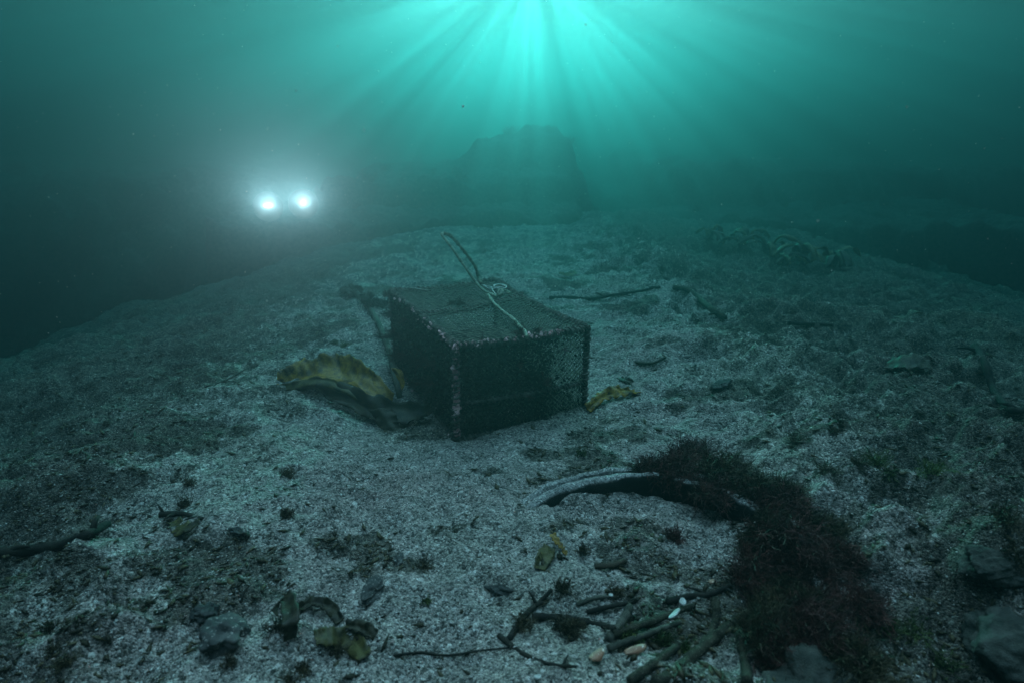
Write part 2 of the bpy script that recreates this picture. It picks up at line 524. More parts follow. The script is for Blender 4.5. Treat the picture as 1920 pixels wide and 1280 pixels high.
# ---- haze
def haze():
    b = MB()
    lo, hi = Vector((-36, -8, -4.6)), Vector((36, 50, SURF_Z-0.15))
    b.box((lo+hi)/2, hi-lo)
    m = bpy.data.materials.new("green_water_haze"); m.use_nodes = True
    nt = m.node_tree; nt.nodes.clear()
    out = nt.nodes.new("ShaderNodeOutputMaterial")
    v = nt.nodes.new("ShaderNodeVolumePrincipled")
    v.inputs["Color"].default_value = (*HAZE_COL, 1)
    v.inputs["Absorption Color"].default_value = (*HAZE_ABS, 1)
    v.inputs["Density"].default_value = HAZE_DENSITY
    v.inputs["Anisotropy"].default_value = HAZE_G
    nt.links.new(v.outputs[0], out.inputs["Volume"])
    o = b.build("haze", m)
    tag(o, "green sea water haze", kind='stuff')
haze()

# ------------------------------------------------------------------ torches of a diver
def dive_light(px, py, dist, label, e):
    p = P(px, py, dist)
    to = (Vector((0, 0, HC))-p).normalized()
    q = to.to_track_quat('Z', 'Y')
    root = empty("dive_light", p)
    root.rotation_euler = q.to_euler()
    root.scale = (2.0, 2.0, 2.0)
    tag(root, label, "dive light", "lit dive lights facing the camera")
    b = MB()
    prof = [(-0.16, 0.001), (-0.16, 0.02), (-0.155, 0.024), (-0.06, 0.024), (-0.05, 0.035), (-0.03, 0.065), (-0.005, 0.072), (0.0, 0.070), (0.0, 0.063), (-0.01, 0.061)]
    b.tube([(0, 0, z) for z, r in prof], [r for z, r in prof], 20, caps=False)
    b.build("housing", M['black'], root, True)
    l = MB(); l.tube([(0, 0, -0.012), (0, 0, -0.006), (0, 0, -0.002)], [0.061, 0.058, 0.03], 24)
    l.build("lens", M['lamp'], root, True)
    ld = bpy.data.lights.new("dive_light_beam", 'SPOT')
    ld.energy = e; ld.spot_size = math.radians(48); ld.spot_blend = 0.8
    ld.shadow_soft_size = 0.03; ld.color = (1.0, 0.29, 0.29)
    lo = bpy.data.objects.new("dive_light_beam", ld); COL.objects.link(lo)
    lo.parent = root; lo.location = (0, 0, 0.02); lo.rotation_euler = (PI-math.radians(13), 0, 0)

M['black'] = mottled("black_anodised", (0.01, 0.01, 0.011), (0.02, 0.02, 0.02), 30, 0.4)
m, nt, b = mat("lamp_glow"); 
b.inputs["Emission Color"].default_value = (1, 0.33, 0.33, 1); b.inputs["Emission Strength"].default_value = 260
M['lamp'] = m
dive_light(503, 388, 6.4, "left one of two bright white dive lights shining through the haze", 90)
dive_light(569, 383, 6.4, "right one of two bright white dive lights shining through the haze", 90)

# ------------------------------------------------------------------ more materials
M['netting'] = mottled("tarred_netting", (0.05, 0.075, 0.05), (0.20, 0.235, 0.17), 35, 0.75, 0.6, 0.002, (0.42, 0.38, 0.34))
M['lid_net'] = mottled("lid_netting", (0.014, 0.022, 0.016), (0.095, 0.115, 0.08), 35, 0.75, 0.6, 0.002, (0.40, 0.36, 0.32))
M['bar'] = mottled("fouled_rope_wrap", (0.018, 0.018, 0.014), (0.15, 0.135, 0.115), 26, 0.85, 0.8, 0.003, (0.30, 0.22, 0.20))
M['coralline'] = mottled("pink_coralline_crust", (0.50, 0.20, 0.22), (0.85, 0.52, 0.54), 45, 0.7, 0.8, 0.003, (0.7, 0.55, 0.52), island=True)
M['rope'] = mottled("pale_green_rope", (0.09, 0.12, 0.08), (0.34, 0.37, 0.29), 50, 0.8, 0.7, 0.002)
M['rope_foul'] = mottled("weedy_rope", (0.03, 0.03, 0.02), (0.16, 0.14, 0.10), 60, 0.85, 0.8, 0.002)
M['cord'] = mottled("white_cord", (0.45, 0.45, 0.42), (0.65, 0.65, 0.62), 40, 0.7)
M['red_weed'] = mottled("dark_red_weed", (0.030, 0.012, 0.010), (0.095, 0.032, 0.026), 14, 0.6, 0.3, 0.001, island=True)
M['brown_weed'] = mottled("brown_weed", (0.022, 0.020, 0.010), (0.07, 0.052, 0.026), 12, 0.55, 0.3, 0.001, island=True)
M['green_weed'] = mottled("green_weed", (0.02, 0.035, 0.012), (0.09, 0.12, 0.03), 12, 0.55, 0.3, 0.001, island=True)
M['fouling'] = mottled("net_fouling_and_backing", (0.006, 0.009, 0.006), (0.032, 0.034, 0.024), 30, 0.8, 0.5, 0.002, island=True)
M['stipe'] = mottled("kelp_stipe", (0.012, 0.012, 0.008), (0.055, 0.052, 0.034), 26, 0.95, 0.8, 0.004, (0.20, 0.18, 0.15))
M['old_stipe'] = mottled("old_grey_stipe", (0.035, 0.037, 0.028), (0.11, 0.105, 0.085), 16, 0.95, 0.7, 0.003)
M['dark_stipe'] = mottled("blackened_stipe", (0.010, 0.010, 0.009), (0.035, 0.032, 0.025), 16, 0.95, 0.7, 0.003)
M['stone_grey'] = mottled("grey_stone", (0.035, 0.036, 0.036), (0.10, 0.098, 0.09), 14, 0.85, 0.6, 0.004, (0.35, 0.33, 0.3))
M['stone_dark'] = mottled("dark_stone", (0.02, 0.022, 0.022), (0.07, 0.07, 0.066), 14, 0.85, 0.6, 0.004)
M['shell'] = mottled("white_shell", (0.35, 0.34, 0.32), (0.65, 0.63, 0.6), 30, 0.5)
M['orange_shell'] = mottled("peach_shell", (0.30, 0.24, 0.17), (0.42, 0.18, 0.11), 9, 0.5, 0.4, 0.002, (0.8, 0.7, 0.6))
M['wood'] = mottled("sunken_wood", (0.03, 0.024, 0.018), (0.09, 0.07, 0.05), 20, 0.85)

def kelp_mat(name, c1, c2, trans):
    m, nt, b = mat(name, 0.36)
    b.inputs["Specular IOR Level"].default_value = 0.5
    co = objco(nt)
    n = tex(nt, "Noise", 13, 5, 0.62, co)
    c = ramp(nt, n.outputs[0], [(0.36, c1), (0.52, c2), (0.66, c1)])
    sp = tex(nt, "Noise", 60, 3, 0.6, co)
    f = ramp(nt, sp.outputs[0], [(0.60, (0, 0, 0)), (0.70, (1, 1, 1))])
    c = mixc(nt, math_(nt, 'MULTIPLY', f, 0.5), c, (0.05, 0.045, 0.02))
    nt.links.new(c, b.inputs["Base Color"])
    bump(nt, b, n.outputs[0], 0.5, 0.01)
    t = nt.nodes.new("ShaderNodeBsdfTranslucent"); nt.links.new(c, t.inputs[0])
    mx = nt.nodes.new("ShaderNodeMixShader"); mx.inputs[0].default_value = trans
    nt.links.new(b.outputs[0], mx.inputs[1]); nt.links.new(t.outputs[0], mx.inputs[2])
    nt.links.new(mx.outputs[0], nt.nodes["Material Output"].inputs["Surface"])
    return m
M['kelp_gold'] = kelp_mat("golden_kelp", (0.08, 0.045, 0.005), (0.42, 0.235, 0.022), 0.4)
M['kelp_olive'] = kelp_mat("olive_kelp", (0.035, 0.032, 0.010), (0.12, 0.10, 0.028), 0.35)
M['kelp_dark'] = kelp_mat("dark_kelp", (0.014, 0.012, 0.006), (0.04, 0.032, 0.012), 0.3)
M['kelp_olive'].node_tree.nodes['Principled BSDF'].inputs['Roughness'].default_value = 0.55
M['kelp_dark'].node_tree.nodes['Principled BSDF'].inputs['Roughness'].default_value = 0.6

M['rubber'] = dusted("old_rubber", (0.008, 0.009, 0.010), (0.02, 0.02, 0.02))
M['silty_rock'] = dusted("silty_rock", (0.02, 0.024, 0.02), (0.07, 0.07, 0.06), 1.05)

# ------------------------------------------------------------------ trap
def wrapped_bar(p, q, r=0.0125, name="frame_bar", parent=None, sag=(0, 0, 0)):
    p, q = Vector(p), Vector(q); L = (q-p).length
    b = MB()
    n = max(8, int(L/0.012))
    pts = [p+(q-p)*(i/n)+Vector(sag)*math.sin(PI*i/n) for i in range(n+1)]
    b.tube(pts, [r*random.uniform(0.75, 1.2) for _ in pts], 7, jit=0.12)
    # lashing wound round the bar
    t = (q-p).normalized(); a = t.orthogonal().normalized(); c = t.cross(a)
    turns = L/0.026; m = int(turns*9)
    hel = []
    for i in range(m+1):
        u = i/m; an = 2*PI*turns*u+0.5*math.sin(9*u)
        rr = r*1.12+0.002*math.sin(31*u)
        hel.append(p+(q-p)*u+Vector(sag)*math.sin(PI*u)+(a*math.cos(an)+c*math.sin(an))*rr)
    b.tube(hel, [0.0052*random.uniform(0.75, 1.35) for _ in hel], 5)
    # small lumps of growth
    for _ in range(int(L/0.02)):
        u = random.random(); an = random.uniform(0, 2*PI)
        b.lump(p+(q-p)*u+Vector(sag)*math.sin(PI*u)+(a*math.cos(an)+c*math.sin(an))*r, random.uniform(0.003, 0.008), 0, 0.5)
    return b.build(name, M['bar'], parent, True)

def net(o, eu, ev, lu, lv, cell, normal, sag, parent, rad=0.0021, aspect=1.0, m='netting', name="net_panel"):
    """diamond netting between the bars: every strand is a thin cord"""
    o, eu, ev, normal = Vector(o), Vector(eu), Vector(ev), Vector(normal)
    b = MB()
    def pos(u, v):
        s = math.sin(PI*min(max(u/lu, 0), 1))*math.sin(PI*min(max(v/lv, 0), 1))
        w = 0.25*(float(mnoise.noise(Vector((u*7, v*7, lu*9))))) 
        return o+eu*(u+0.004*mnoise.noise(Vector((u*25, v*25, 3))))+ev*(v+0.004*mnoise.noise(Vector((u*25, v*25, 9))))+normal*(s*sag*(1+w))
    for sgn in (1, -1):
        # lines  v = v0 + sgn*aspect*u
        span = lv+aspect*lu
        k = 0
        v0 = -aspect*lu if sgn > 0 else 0.0
        while v0 < (lv if sgn > 0 else lv+aspect*lu):
            # clip to the panel
            if sgn > 0: u0 = max(0, -v0/aspect); u1 = min(lu, (lv-v0)/aspect)
            else: u0 = max(0, (v0-lv)/aspect); u1 = min(lu, v0/aspect)
            if u1-u0 > 0.01:
                n = max(2, int((u1-u0)/0.03))
                pts = [pos(u0+(u1-u0)*i/n, v0+sgn*aspect*(u0+(u1-u0)*i/n)) for i in range(n+1)]
                b.tube(pts, [rad*random.uniform(0.8, 1.3) for _ in pts], 3, caps=False)
            v0 += cell*random.uniform(0.92, 1.08)
    return b.build(name, M[m], parent)

def flakes(b, o, eu, ev, lu, lv, normal, n, dens, size=(0.003, 0.011), off=(-0.004, 0.007), sag=0.0):
    o, eu, ev, normal = Vector(o), Vector(eu), Vector(ev), Vector(normal)
    for _ in range(n):
        u, v = random.random(), random.random()
        if random.random() > dens(u, v): continue
        s = math.sin(PI*u)*math.sin(PI*v)*sag
        c = o+eu*(u*lu)+ev*(v*lv)+normal*(s+random.uniform(*off))
        r = random.uniform(*size)
        d1 = Vector((random.gauss(0, 1), random.gauss(0, 1), random.gauss(0, 1))).normalized()
        d2 = (normal.cross(d1)+d1*random.uniform(-.3, .3)+normal*random.uniform(-.6, .6)).normalized()
        b.add([c-d1*r, c+d2*r*0.6, c+d1*r*random.uniform(.6, 1.2), c-d2*r*random.uniform(.3, .7)], [(0, 1, 2, 3)])

def tuft_mb(b, base, n, length, spread, rad=0.0011, direction=(0, 0, 1), branch=4, curl=0.35):
    """a bush of thin forked filaments"""
    base = Vector(base); direction = Vector(direction).normalized()
    droop = 0.0 if curl < 0.5 else 0.22
    for _ in range(n):
        d = (direction+Vector((random.gauss(0, 1), random.gauss(0, 1), random.gauss(0, 0.8)))*spread).normalized()
        L = length*random.uniform(0.45, 1.1)
        p = base+Vector((random.gauss(0, 1), random.gauss(0, 1), 0))*length*0.18
        pts = [p]; m = 5
        for i in range(m):
            d = (d+Vector((random.gauss(0, 1), random.gauss(0, 1), random.gauss(0, 1)))*curl*0.5+Vector((0.05, -0.03, -droop*i/m))).normalized()
            p = p+d*L/m; pts.append(p)
        b.tube(pts, [rad*(1-0.75*i/m) for i in range(m+1)], 3, caps=False)
        for k in range(branch):
            i = random.randint(1, m-1); q = pts[i]
            e = (pts[i+1]-q).normalized()
            e = (e+Vector((random.gauss(0, 1), random.gauss(0, 1), random.gauss(0, 1)))*0.6).normalized()
            l = L*random.uniform(0.15, 0.4)
            q1 = q+e*l*0.5; q2 = q1+(e+Vector((random.gauss(0, .3), random.gauss(0, .3), random.gauss(0, .3))))*l*0.5
            b.tube([q, q1, q2], [rad*0.75, rad*0.6, rad*0.3], 3, caps=False)
            # tiny side leaflets
            if random.random() < 0.6:
                f = Vector((random.gauss(0, 1), random.gauss(0, 1), random.gauss(0, 1)))*l*0.22
                b.tube([q1, q1+f], [rad*0.8, rad*0.3], 3, caps=False)

def make_trap():
    root = empty("fish_trap", TRAP_F, TRAP_YAW)
    tag(root, "box shaped fish trap of dark netting on a rope wrapped frame with pink crust", "fish trap")
    A, B, H = TA, TB, TH
    z0 = 0.004
    c = {(i, j, k): Vector((i*A, j*B, z0 if k == 0 else H)) for i in (0, 1) for j in (0, 1) for k in (0, 1)}
    for q in c.values():
        q += Vector((random.uniform(-.006, .006), random.uniform(-.006, .006), random.uniform(-.004, .006)))
    for j in (0, 1):
        for k in (0, 1):
            wrapped_bar(c[0, j, k], c[1, j, k], parent=root, sag=(0, 0.006, -0.016 if k else 0.004))
    for i in (0, 1):
        for k in (0, 1):
            wrapped_bar(c[i, 0, k], c[i, 1, k], parent=root, sag=(0.016*(1-2*i), 0, -0.014 if k else 0))
        for j in (0, 1):
            wrapped_bar(c[i, j, 0], c[i, j, 1], parent=root)
    wrapped_bar((0, 0.50*B, H), (A, 0.64*B, H), 0.012, "cross_bar", root, (0, 0, -0.022))
    wrapped_bar((0, -0.004, H*0.40), (A, -0.004, H*0.40), 0.007, "middle_rope", root, (0, 0, -0.01))
    X, Y, Z = Vector((1, 0, 0)), Vector((0, 1, 0)), Vector((0, 0, 1))
    # five faces and floor
    net((0, 0, z0), X, Z, A, H-z0, 0.022, -Y, -0.006, root)
    net((0, B, z0), X, Z, A, H-z0, 0.022, Y, -0.006, root)
    net((0, 0, z0), Y, Z, B, H-z0, 0.022, -X, -0.022, root)
    net((A, 0, z0), Y, Z, B, H-z0, 0.022, X, -0.012, root)
    net((0, 0, H), X, Y, A, 0.56*B, 0.029, Z, -0.030, root, 0.0021, 0.42, 'lid_net')
    net((0, 0.56*B, H), X, Y, A, 0.44*B, 0.029, Z, -0.020, root, 0.0021, 0.42, 'lid_net')
    net((0, 0, z0+0.012), X, Y, A, B, 0.016, Z, 0.004, root, 0.002)
    # funnel of netting leading in from the left side
    b = MB()
    for k in range(30):
        an = 2*PI*k/30
        p = Vector((0.02, B*0.45+0.36*math.cos(an), H/2+0.17*math.sin(an)))
        q = Vector((A*0.55, B*0.45+0.09*math.cos(an+0.5), H/2+0.06*math.sin(an+0.5)))
        b.tube([p, (p+q)/2+Vector((0, 0, -0.01)), q], 0.0018, 3, caps=False)
        p2 = Vector((0.02, B*0.45+0.36*math.cos(an+.5), H/2+0.17*math.sin(an+.5)))
        q2 = Vector((A*0.55, B*0.45+0.09*math.cos(an), H/2+0.06*math.sin(an)))
        b.tube([p2, (p2+q2)/2+Vector((0, 0, -0.01)), q2], 0.0018, 3, caps=False)
    for j in range(9):
        u = j/8; ring = []
        for k in range(25):
            an = 2*PI*k/24
            ring.append(Vector((0.02+(A*0.55-0.02)*u, B*0.45+(0.36-0.27*u)*math.cos(an), H/2+(0.17-0.11*u)*math.sin(an))))
        b.tube(ring, 0.0018, 3, caps=False)
    b.build("inner_funnel", M['netting'], root)
    # growth on the netting: thick everywhere but the right end of the front
    def dn(u, v):
        n = mnoise.noise(Vector((u*5, v*4, 1.7)))
        return (1.0-0.93*float(sstep(0.60, 0.80, u+0.10*n)))*(0.55+0.45*float(sstep(-0.5, 0.2, n)))
    b = MB()
    flakes(b, (0, -0.002, z0), X, Z, A, H, -Y, 15000, dn, sag=-0.006)
    b.build("net_fouling_and_backing", M['fouling'], root)
    b = MB()
    flakes(b, (0, 0, z0), Y, Z, B, H, -X, 15000, lambda u, v: 0.9, (0.003, 0.013), (-0.01, 0.012), sag=-0.022)
    b.build("net_fouling_and_backing", M['fouling'], root)
    b = MB()
    def dtop(u, v):
        return 0.30+0.7*float(sstep(0.05, 0.45, mnoise.noise(Vector((u*4.5, v*7, 4.1)))))
    flakes(b, (0, 0, H-0.006), X, Y, A, B, Z, 1500, dtop, (0.002, 0.006), (-0.008, 0.003), sag=-0.012)
    b.build("net_fouling_and_backing", M['fouling'], root)
    b = MB()
    flakes(b, (0, 0.25*B, z0), X, Z, A*0.52, H*0.9, -Y, 9000, lambda u, v: 1, (0.006, 0.016), (-0.05, 0.05))  # dark flakes added inside, standing for the shade within the trap
    flakes(b, (0, 0, z0+0.02), X, Y, A, B, Z, 14000, lambda u, v: 1, (0.006, 0.018), (0, 0.03))  # dark backing added over the floor so the interior looks shaded
    b.build("net_fouling_and_backing", M['fouling'], root)
    # pink crust: thick on the front upright, thinner along the front rails
    b = MB()
    def crust(p, q, n, r, w=0.010, dens=lambda u: 1.0):
        p, q = Vector(p), Vector(q)
        for _ in range(n):
            u = random.random()
            if random.random() > dens(u): continue
            b.lump(p+(q-p)*u+Vector((random.gauss(0, w*0.5), -abs(random.gauss(0, w))*0.6, random.gauss(0, w*0.5))), random.uniform(0.25, 1)*r, 1, 0.7, (random.uniform(.6, 1.3), random.uniform(.5, 1), random.uniform(.6, 1.5)))
    crust(c[0, 0, 0], c[0, 0, 1], 260, 0.011, 0.010, lambda u: 0.12+0.88*float((0.28 < u < 0.40) or (0.50 < u < 0.72) or u > 0.93 or (0.08 < u < 0.14)))
    crust(c[0, 0, 1], c[1, 0, 1], 150, 0.0075, 0.011, lambda u: 0.22+0.78*float(u < 0.3 or 0.48 < u < 0.8))
    crust(c[0, 0, 0], c[1, 0, 0], 60, 0.006, 0.008, lambda u: 0.35+0.65*float(0.45 < u < 0.75))
    for k, n in ((1, 55), (0, 16)):
        for _ in range(n):
            v = random.random()**1.3
            b.lump((random.gauss(-0.004, 0.007), v*B, (H if k else z0)+random.gauss(0, 0.008)), random.uniform(0.002, 0.0065), 1, 0.7)
    b.build("pink_crust", M['coralline'], root)
    # red weed on the left side and on the front
    def tuft(base, n, L, spread=0.8, d=(0, 0, 1), m='red_weed'):
        t = MB(); tuft_mb(t, base, n, L, spread, 0.0013, d)
        t.build("weed_tuft", M[m], root)
    for (y, z, n, L) in ((0.97, 0.30, 60, 0.07), (0.90, 0.20, 90, 0.09), (0.80, 0.12, 90, 0.09), (0.62, 0.16, 60, 0.06), (0.42, 0.22, 110, 0.07), (0.33, 0.14, 90, 0.06),
                         (0.25, 0.26, 40, 0.05), (0.98, 0.40, 50, 0.05), (0.70, 0.34, 40, 0.04), (0.55, 0.05, 60, 0.06)):
        tuft((-0.01, y*B, z), n, L, 0.7, (-1, -0.2, 0.2))
    for (x, z, n, L) in ((0.40, 0.21, 60, 0.045), (0.28, 0.30, 25, 0.03), (0.50, 0.34, 18, 0.03), (0.33, 0.15, 20, 0.03)):
        tuft((x, -0.006, z), n, L, 0.8, (0, -1, 0.1))
    for (x, y, n, L) in ((0.30, 0.03, 50, 0.045), (0.34, 0.12, 25, 0.04), (0.38, 0.02, 40, 0.035), (0.24, 0.60, 40, 0.045), (0.20, 0.62, 25, 0.03), (0.12, 0.02, 18, 0.03), (0.47, 0.01, 20, 0.03)):
        tuft((x, y, H), n, L, 0.9, (0, 0, 1), 'red_weed' if y < 0.1 else 'brown_weed')
    inv = root_inv
    def L_(px, py, y): return inv @ P(px, py, y)
    # lifting rope: clean strand up to the loop, weedy strand down behind
    r = MB()
    top = lambda px, py: inv @ plane_hit(px, py, H+0.012)
    a0 = top(922, 552)
    apex = L_(831, 437, 3.42)
    r.tube(spline([top(930, 556), a0, top(908, 549)+Vector((0, 0, 0.01)), L_(893, 530, 3.36), L_(866, 492, 3.38), L_(846, 463, 3.40), L_(829, 441, 3.42), L_(832, 437, 3.43)], 46), 0.0078, 7, jit=0.08)
    rp = r.build("lifting_rope", M['rope'], root, True)
    r = MB()
    pts = spline([L_(832, 437, 3.43), L_(845, 443, 3.46), L_(862, 461, 3.50), L_(880, 484, 3.56), L_(892, 503, 3.62), L_(897, 520, 3.66), top(903, 532)], 44)
    r.tube(pts, [0.0078*random.uniform(0.8, 1.5) for _ in pts], 7, jit=0.25)
    for _ in range(60):
        k = random.choice(pts); r.lump(k+Vector((random.gauss(0, .004),)*3), random.uniform(0.003, 0.006), 0, 0.6)
    r.build("rope_strand", M['rope_foul'], rp, True)
    # rope running forward across the lid
    r = MB()
    pts = spline([top(915, 553), top(926, 568), top(944, 585), top(962, 598), top(975, 612), top(984, 622), top(988, 632)], 40)
    r.tube(pts, [0.0072*random.uniform(0.85, 1.35) for _ in pts], 7, jit=0.2)
    r.build("lid_rope", M['rope'], root, True)
    # knot
    r = MB()
    kc = top(938, 549)
    for t in range(3):
        ring = []
        ax = Vector((random.gauss(0, 1), random.gauss(0, 1), random.gauss(0, 1))).normalized(); e1 = ax.orthogonal().normalized(); e2 = ax.cross(e1)
        for k in range(15):
            an = 2*PI*k/14; ring.append(kc+(e1*math.cos(an)*0.022+e2*math.sin(an)*0.014))
        r.tube(ring, 0.0056, 6)
    r.tube(spline([kc, kc+Vector((0.03, 0.01, 0.008)), kc+Vector((0.05, -0.015, 0.0)), kc+Vector((0.02, -0.03, 0.004))], 14), 0.005, 6)
    r.build("rope_knot", M['rope'], root, True)
    # thin white cord in loops behind the knot
    r = MB()
    for d in (0, 4):
        r.tube(spline([top(903+d, 534), top(918, 537+d), top(935+d, 541-d*.5), top(947, 540), top(949, 535+d*.6), top(938, 533), top(926, 534+d*.4), top(930, 538), top(945, 537)], 40), 0.0021, 5)
    r.tube(spline([top(921, 538), top(925, 546), top(930, 552)], 10), 0.0021, 5)
    r.build("white_cord", M['cord'], root, True)
    r = MB()
    r.tube(spline([top(768, 539), top(783, 541), top(802, 544)], 8), 0.0016, 5)
    r.build("white_cord", M['cord'], root, True)
    return root

def plane_hit(px, py, z):
    r = ray(px, py); t = (z-HC)/r.z
    return Vector((r.x*t, r.y*t, z))
root_inv = (Matrix.Translation(TRAP_F) @ Matrix.Rotation(TRAP_YAW, 4, 'Z')).inverted()
make_trap()

# ------------------------------------------------------------------ kelp
def blade_mb(A_, B_, nu=60, nv=14, ruffle=0.012, freq=9, thick=0.0025, bulge=0.0, ragged=0.10):
    """a frond between two edge lines, ruffled along both edges"""
    A_ = spline(A_, nu); B_ = spline(B_, nu)
    top = []; s1 = random.uniform(0, 9)
    for i in range(nu):
        a, b = A_[i], B_[i]
        t = (A_[min(i+1, nu-1)]-A_[max(i-1, 0)]).normalized()
        w = b-a; n = t.cross(w).normalized() if w.length > 1e-6 else Vector((0, 0, 1))
        row = []
        ra = ragged*(mnoise.noise(Vector((i*0.16, s1, 0)))+0.5*mnoise.noise(Vector((i*0.5, s1, 4))))
        rb = ragged*(mnoise.noise(Vector((i*0.16, s1, 9)))+0.5*mnoise.noise(Vector((i*0.5, s1, 14))))
        for j in range(nv):
            v = j/(nv-1); vv = v-ra*(1-v)**3+rb*v**3
            e = abs(2*v-1)**2
            off = ruffle*e*(0.4+1.2*abs(mnoise.noise(Vector((i*.09, s1, 7)))))*math.sin(freq*2*PI*i/nu*0.5+s1+2.5*v+1.8*mnoise.noise(Vector((i*.07, v, s1))))
            off += ruffle*1.6*mnoise.noise(Vector((i*.045, v*2.2, s1+2)))
            off += bulge*math.sin(PI*v)+0.3*ruffle*mnoise.noise(Vector((i*.2, v*3, s1+5)))
            row.append(a+w*vv+n*off)
        top.append(row)
    m = MB(); vs = []; fs = []
    def nrm(i, j):
        i0, i1 = max(i-1, 0), min(i+1, nu-1); j0, j1 = max(j-1, 0), min(j+1, nv-1)
        c = (top[i1][j]-top[i0][j]).cross(top[i][j1]-top[i][j0])
        return c.normalized() if c.length > 1e-12 else Vector((0, 0, 1))
    for s in (0.5, -0.5):
        for i in range(nu):
            for j in range(nv): vs.append(top[i][j]+nrm(i, j)*thick*s)
    N = nu*nv
    for i in range(nu-1):
        for j in range(nv-1):
            k = i*nv+j
            fs.append((k, k+1, k+nv+1, k+nv)); fs.append((N+k, N+k+nv, N+k+nv+1, N+k+1))
    for i in range(nu-1):
        k = i*nv; fs.append((k, k+nv, N+k+nv, N+k)); k += nv-1; fs.append((k+nv, k, N+k, N+k+nv))
    for j in range(nv-1):
        fs.append((j+1, j, N+j, N+j+1)); k = (nu-1)*nv+j; fs.append((k, k+1, N+k+1, N+k))
    m.add(vs, fs)
    return m

def make_kelp():
    root = empty("kelp", at(700, 720))
    tag(root, "large golden brown kelp lying folded on the sand against the left side of the trap", "kelp")
    inv = Matrix.Translation(-root.location)
    def Q(px, py, y): return inv @ P(px, py, y)
    # arching golden frond
    A_ = [Q(510, 716, 2.98), Q(536, 690, 3.04), Q(575, 668, 3.08), Q(620, 663, 3.08), Q(665, 676, 3.02), Q(705, 700, 2.96), Q(738, 738, 2.88)]
    B_ = [Q(512, 726, 2.92), Q(545, 722, 2.90), Q(592, 712, 2.90), Q(632, 716, 2.88), Q(668, 730, 2.84), Q(705, 750, 2.80), Q(742, 768, 2.78)]
    blade_mb(A_, B_, 90, 16, 0.018, 7, 0.0025, 0.035, 0.18).build("frond", M['kelp_gold'], root, True)
    # second fold, olive, hanging under the first
    A_ = [Q(512, 722, 2.92), Q(550, 716, 2.90), Q(600, 706, 2.88), Q(648, 722, 2.82), Q(700, 745, 2.80), Q(750, 775, 2.78)]
    B_ = [Q(524, 742, 2.90), Q(560, 733, 2.88), Q(605, 728, 2.84), Q(650, 742, 2.80), Q(700, 768, 2.76), Q(745, 790, 2.74)]
    blade_mb(A_, B_, 70, 10, 0.012, 12, 0.0025, -0.01, 0.15).build("frond", M['kelp_olive'], root, True)
    A_ = [Q(590, 722, 2.86), Q(640, 716, 2.84), Q(690, 736, 2.78), Q(740, 752, 2.74), Q(790, 752, 2.70), Q(812, 764, 2.66)]
    B_ = [Q(610, 745, 2.80), Q(650, 762, 2.74), Q(690, 782, 2.68), Q(730, 792, 2.64), Q(770, 788, 2.62), Q(800, 778, 2.62)]
    blade_mb(A_, B_, 70, 12, 0.018, 12, 0.0025, 0.02, 0.15).build("frond", M['kelp_dark'], root, True)
    A_ = [Q(690, 768, 2.70), Q(705, 790, 2.66), Q(720, 808, 2.62), Q(735, 818, 2.58)]
    B_ = [Q(735, 765, 2.70), Q(745, 785, 2.66), Q(752, 800, 2.62), Q(756, 806, 2.60)]
    blade_mb(A_, B_, 30, 8, 0.012, 6, 0.0025, 0.012, 0.2).build("frond", M['kelp_dark'], root, True)
    A_ = [Q(733, 690, 2.86), Q(742, 702, 2.84), Q(748, 722, 2.82), Q(746, 735, 2.80)]
    B_ = [Q(752, 692, 2.86), Q(757, 705, 2.84), Q(758, 722, 2.82), Q(752, 737, 2.80)]
    blade_mb(A_, B_, 24, 8, 0.006, 4, 0.0025, 0.006, 0.12).build("frond", M['kelp_gold'], root, True)
    # stipe up to the holdfast
    s = MB()
    g = [at(x, y, l) for x, y, l in ((668, 556, 0.03), (688, 572, 0.025), (700, 594, 0.02), (713, 620, 0.02), (722, 648, 0.03), (732, 680, 0.05))]
    g.append(P(742, 712, 2.85)); g.append(P(750, 745, 2.78))
    pts = [inv @ p for p in spline(g, 40)]
    s.tube(pts, [(0.021-0.007*i/39)*(1+0.25*mnoise.noise(Vector((i*.5,1,1)))) for i in range(40)], 9, jit=0.08)
    st = s.build("stipe", M['old_stipe'], root, True)
    h = MB(); hc = inv @ at(662, 554, 0.03)
    for _ in range(46):
        d = Vector((random.gauss(-0.7, 1), random.gauss(0.1, 0.8), random.gauss(0.1, 0.6))).normalized()
        p = hc+d*0.01; q = hc+d*random.uniform(0.05, 0.11)+Vector((0, 0, -0.02)); q.z = max(q.z, hc.z-0.03)
        h.tube(spline([p, (p+q)/2+Vector((0, 0, random.uniform(0, 0.03))), q], 7), [0.011*(1-0.08*k) for k in range(7)], 5, jit=0.2)
    for _ in range(16):
        h.lump(hc+Vector((random.gauss(0, .03), random.gauss(0, .03), random.gauss(0.01, .02))), random.uniform(0.014, 0.034), 2, 0.7)
    h.build("holdfast", M['old_stipe'], root, True)
    h = MB()
    for (x, y) in ((688, 572), (695, 580), (712, 578)):
        c0 = inv @ at(x, y, 0.03)
        for _ in range(9): h.lump(c0+Vector((random.gauss(0, .022), random.gauss(0, .022), random.gauss(0.008, .012))), random.uniform(0.010, 0.024), 2, 0.7)
        tuft_mb(h, c0, 14, 0.06, 0.9, 0.0014)
    h.build("overgrowth", M['fouling'], root)
make_kelp()

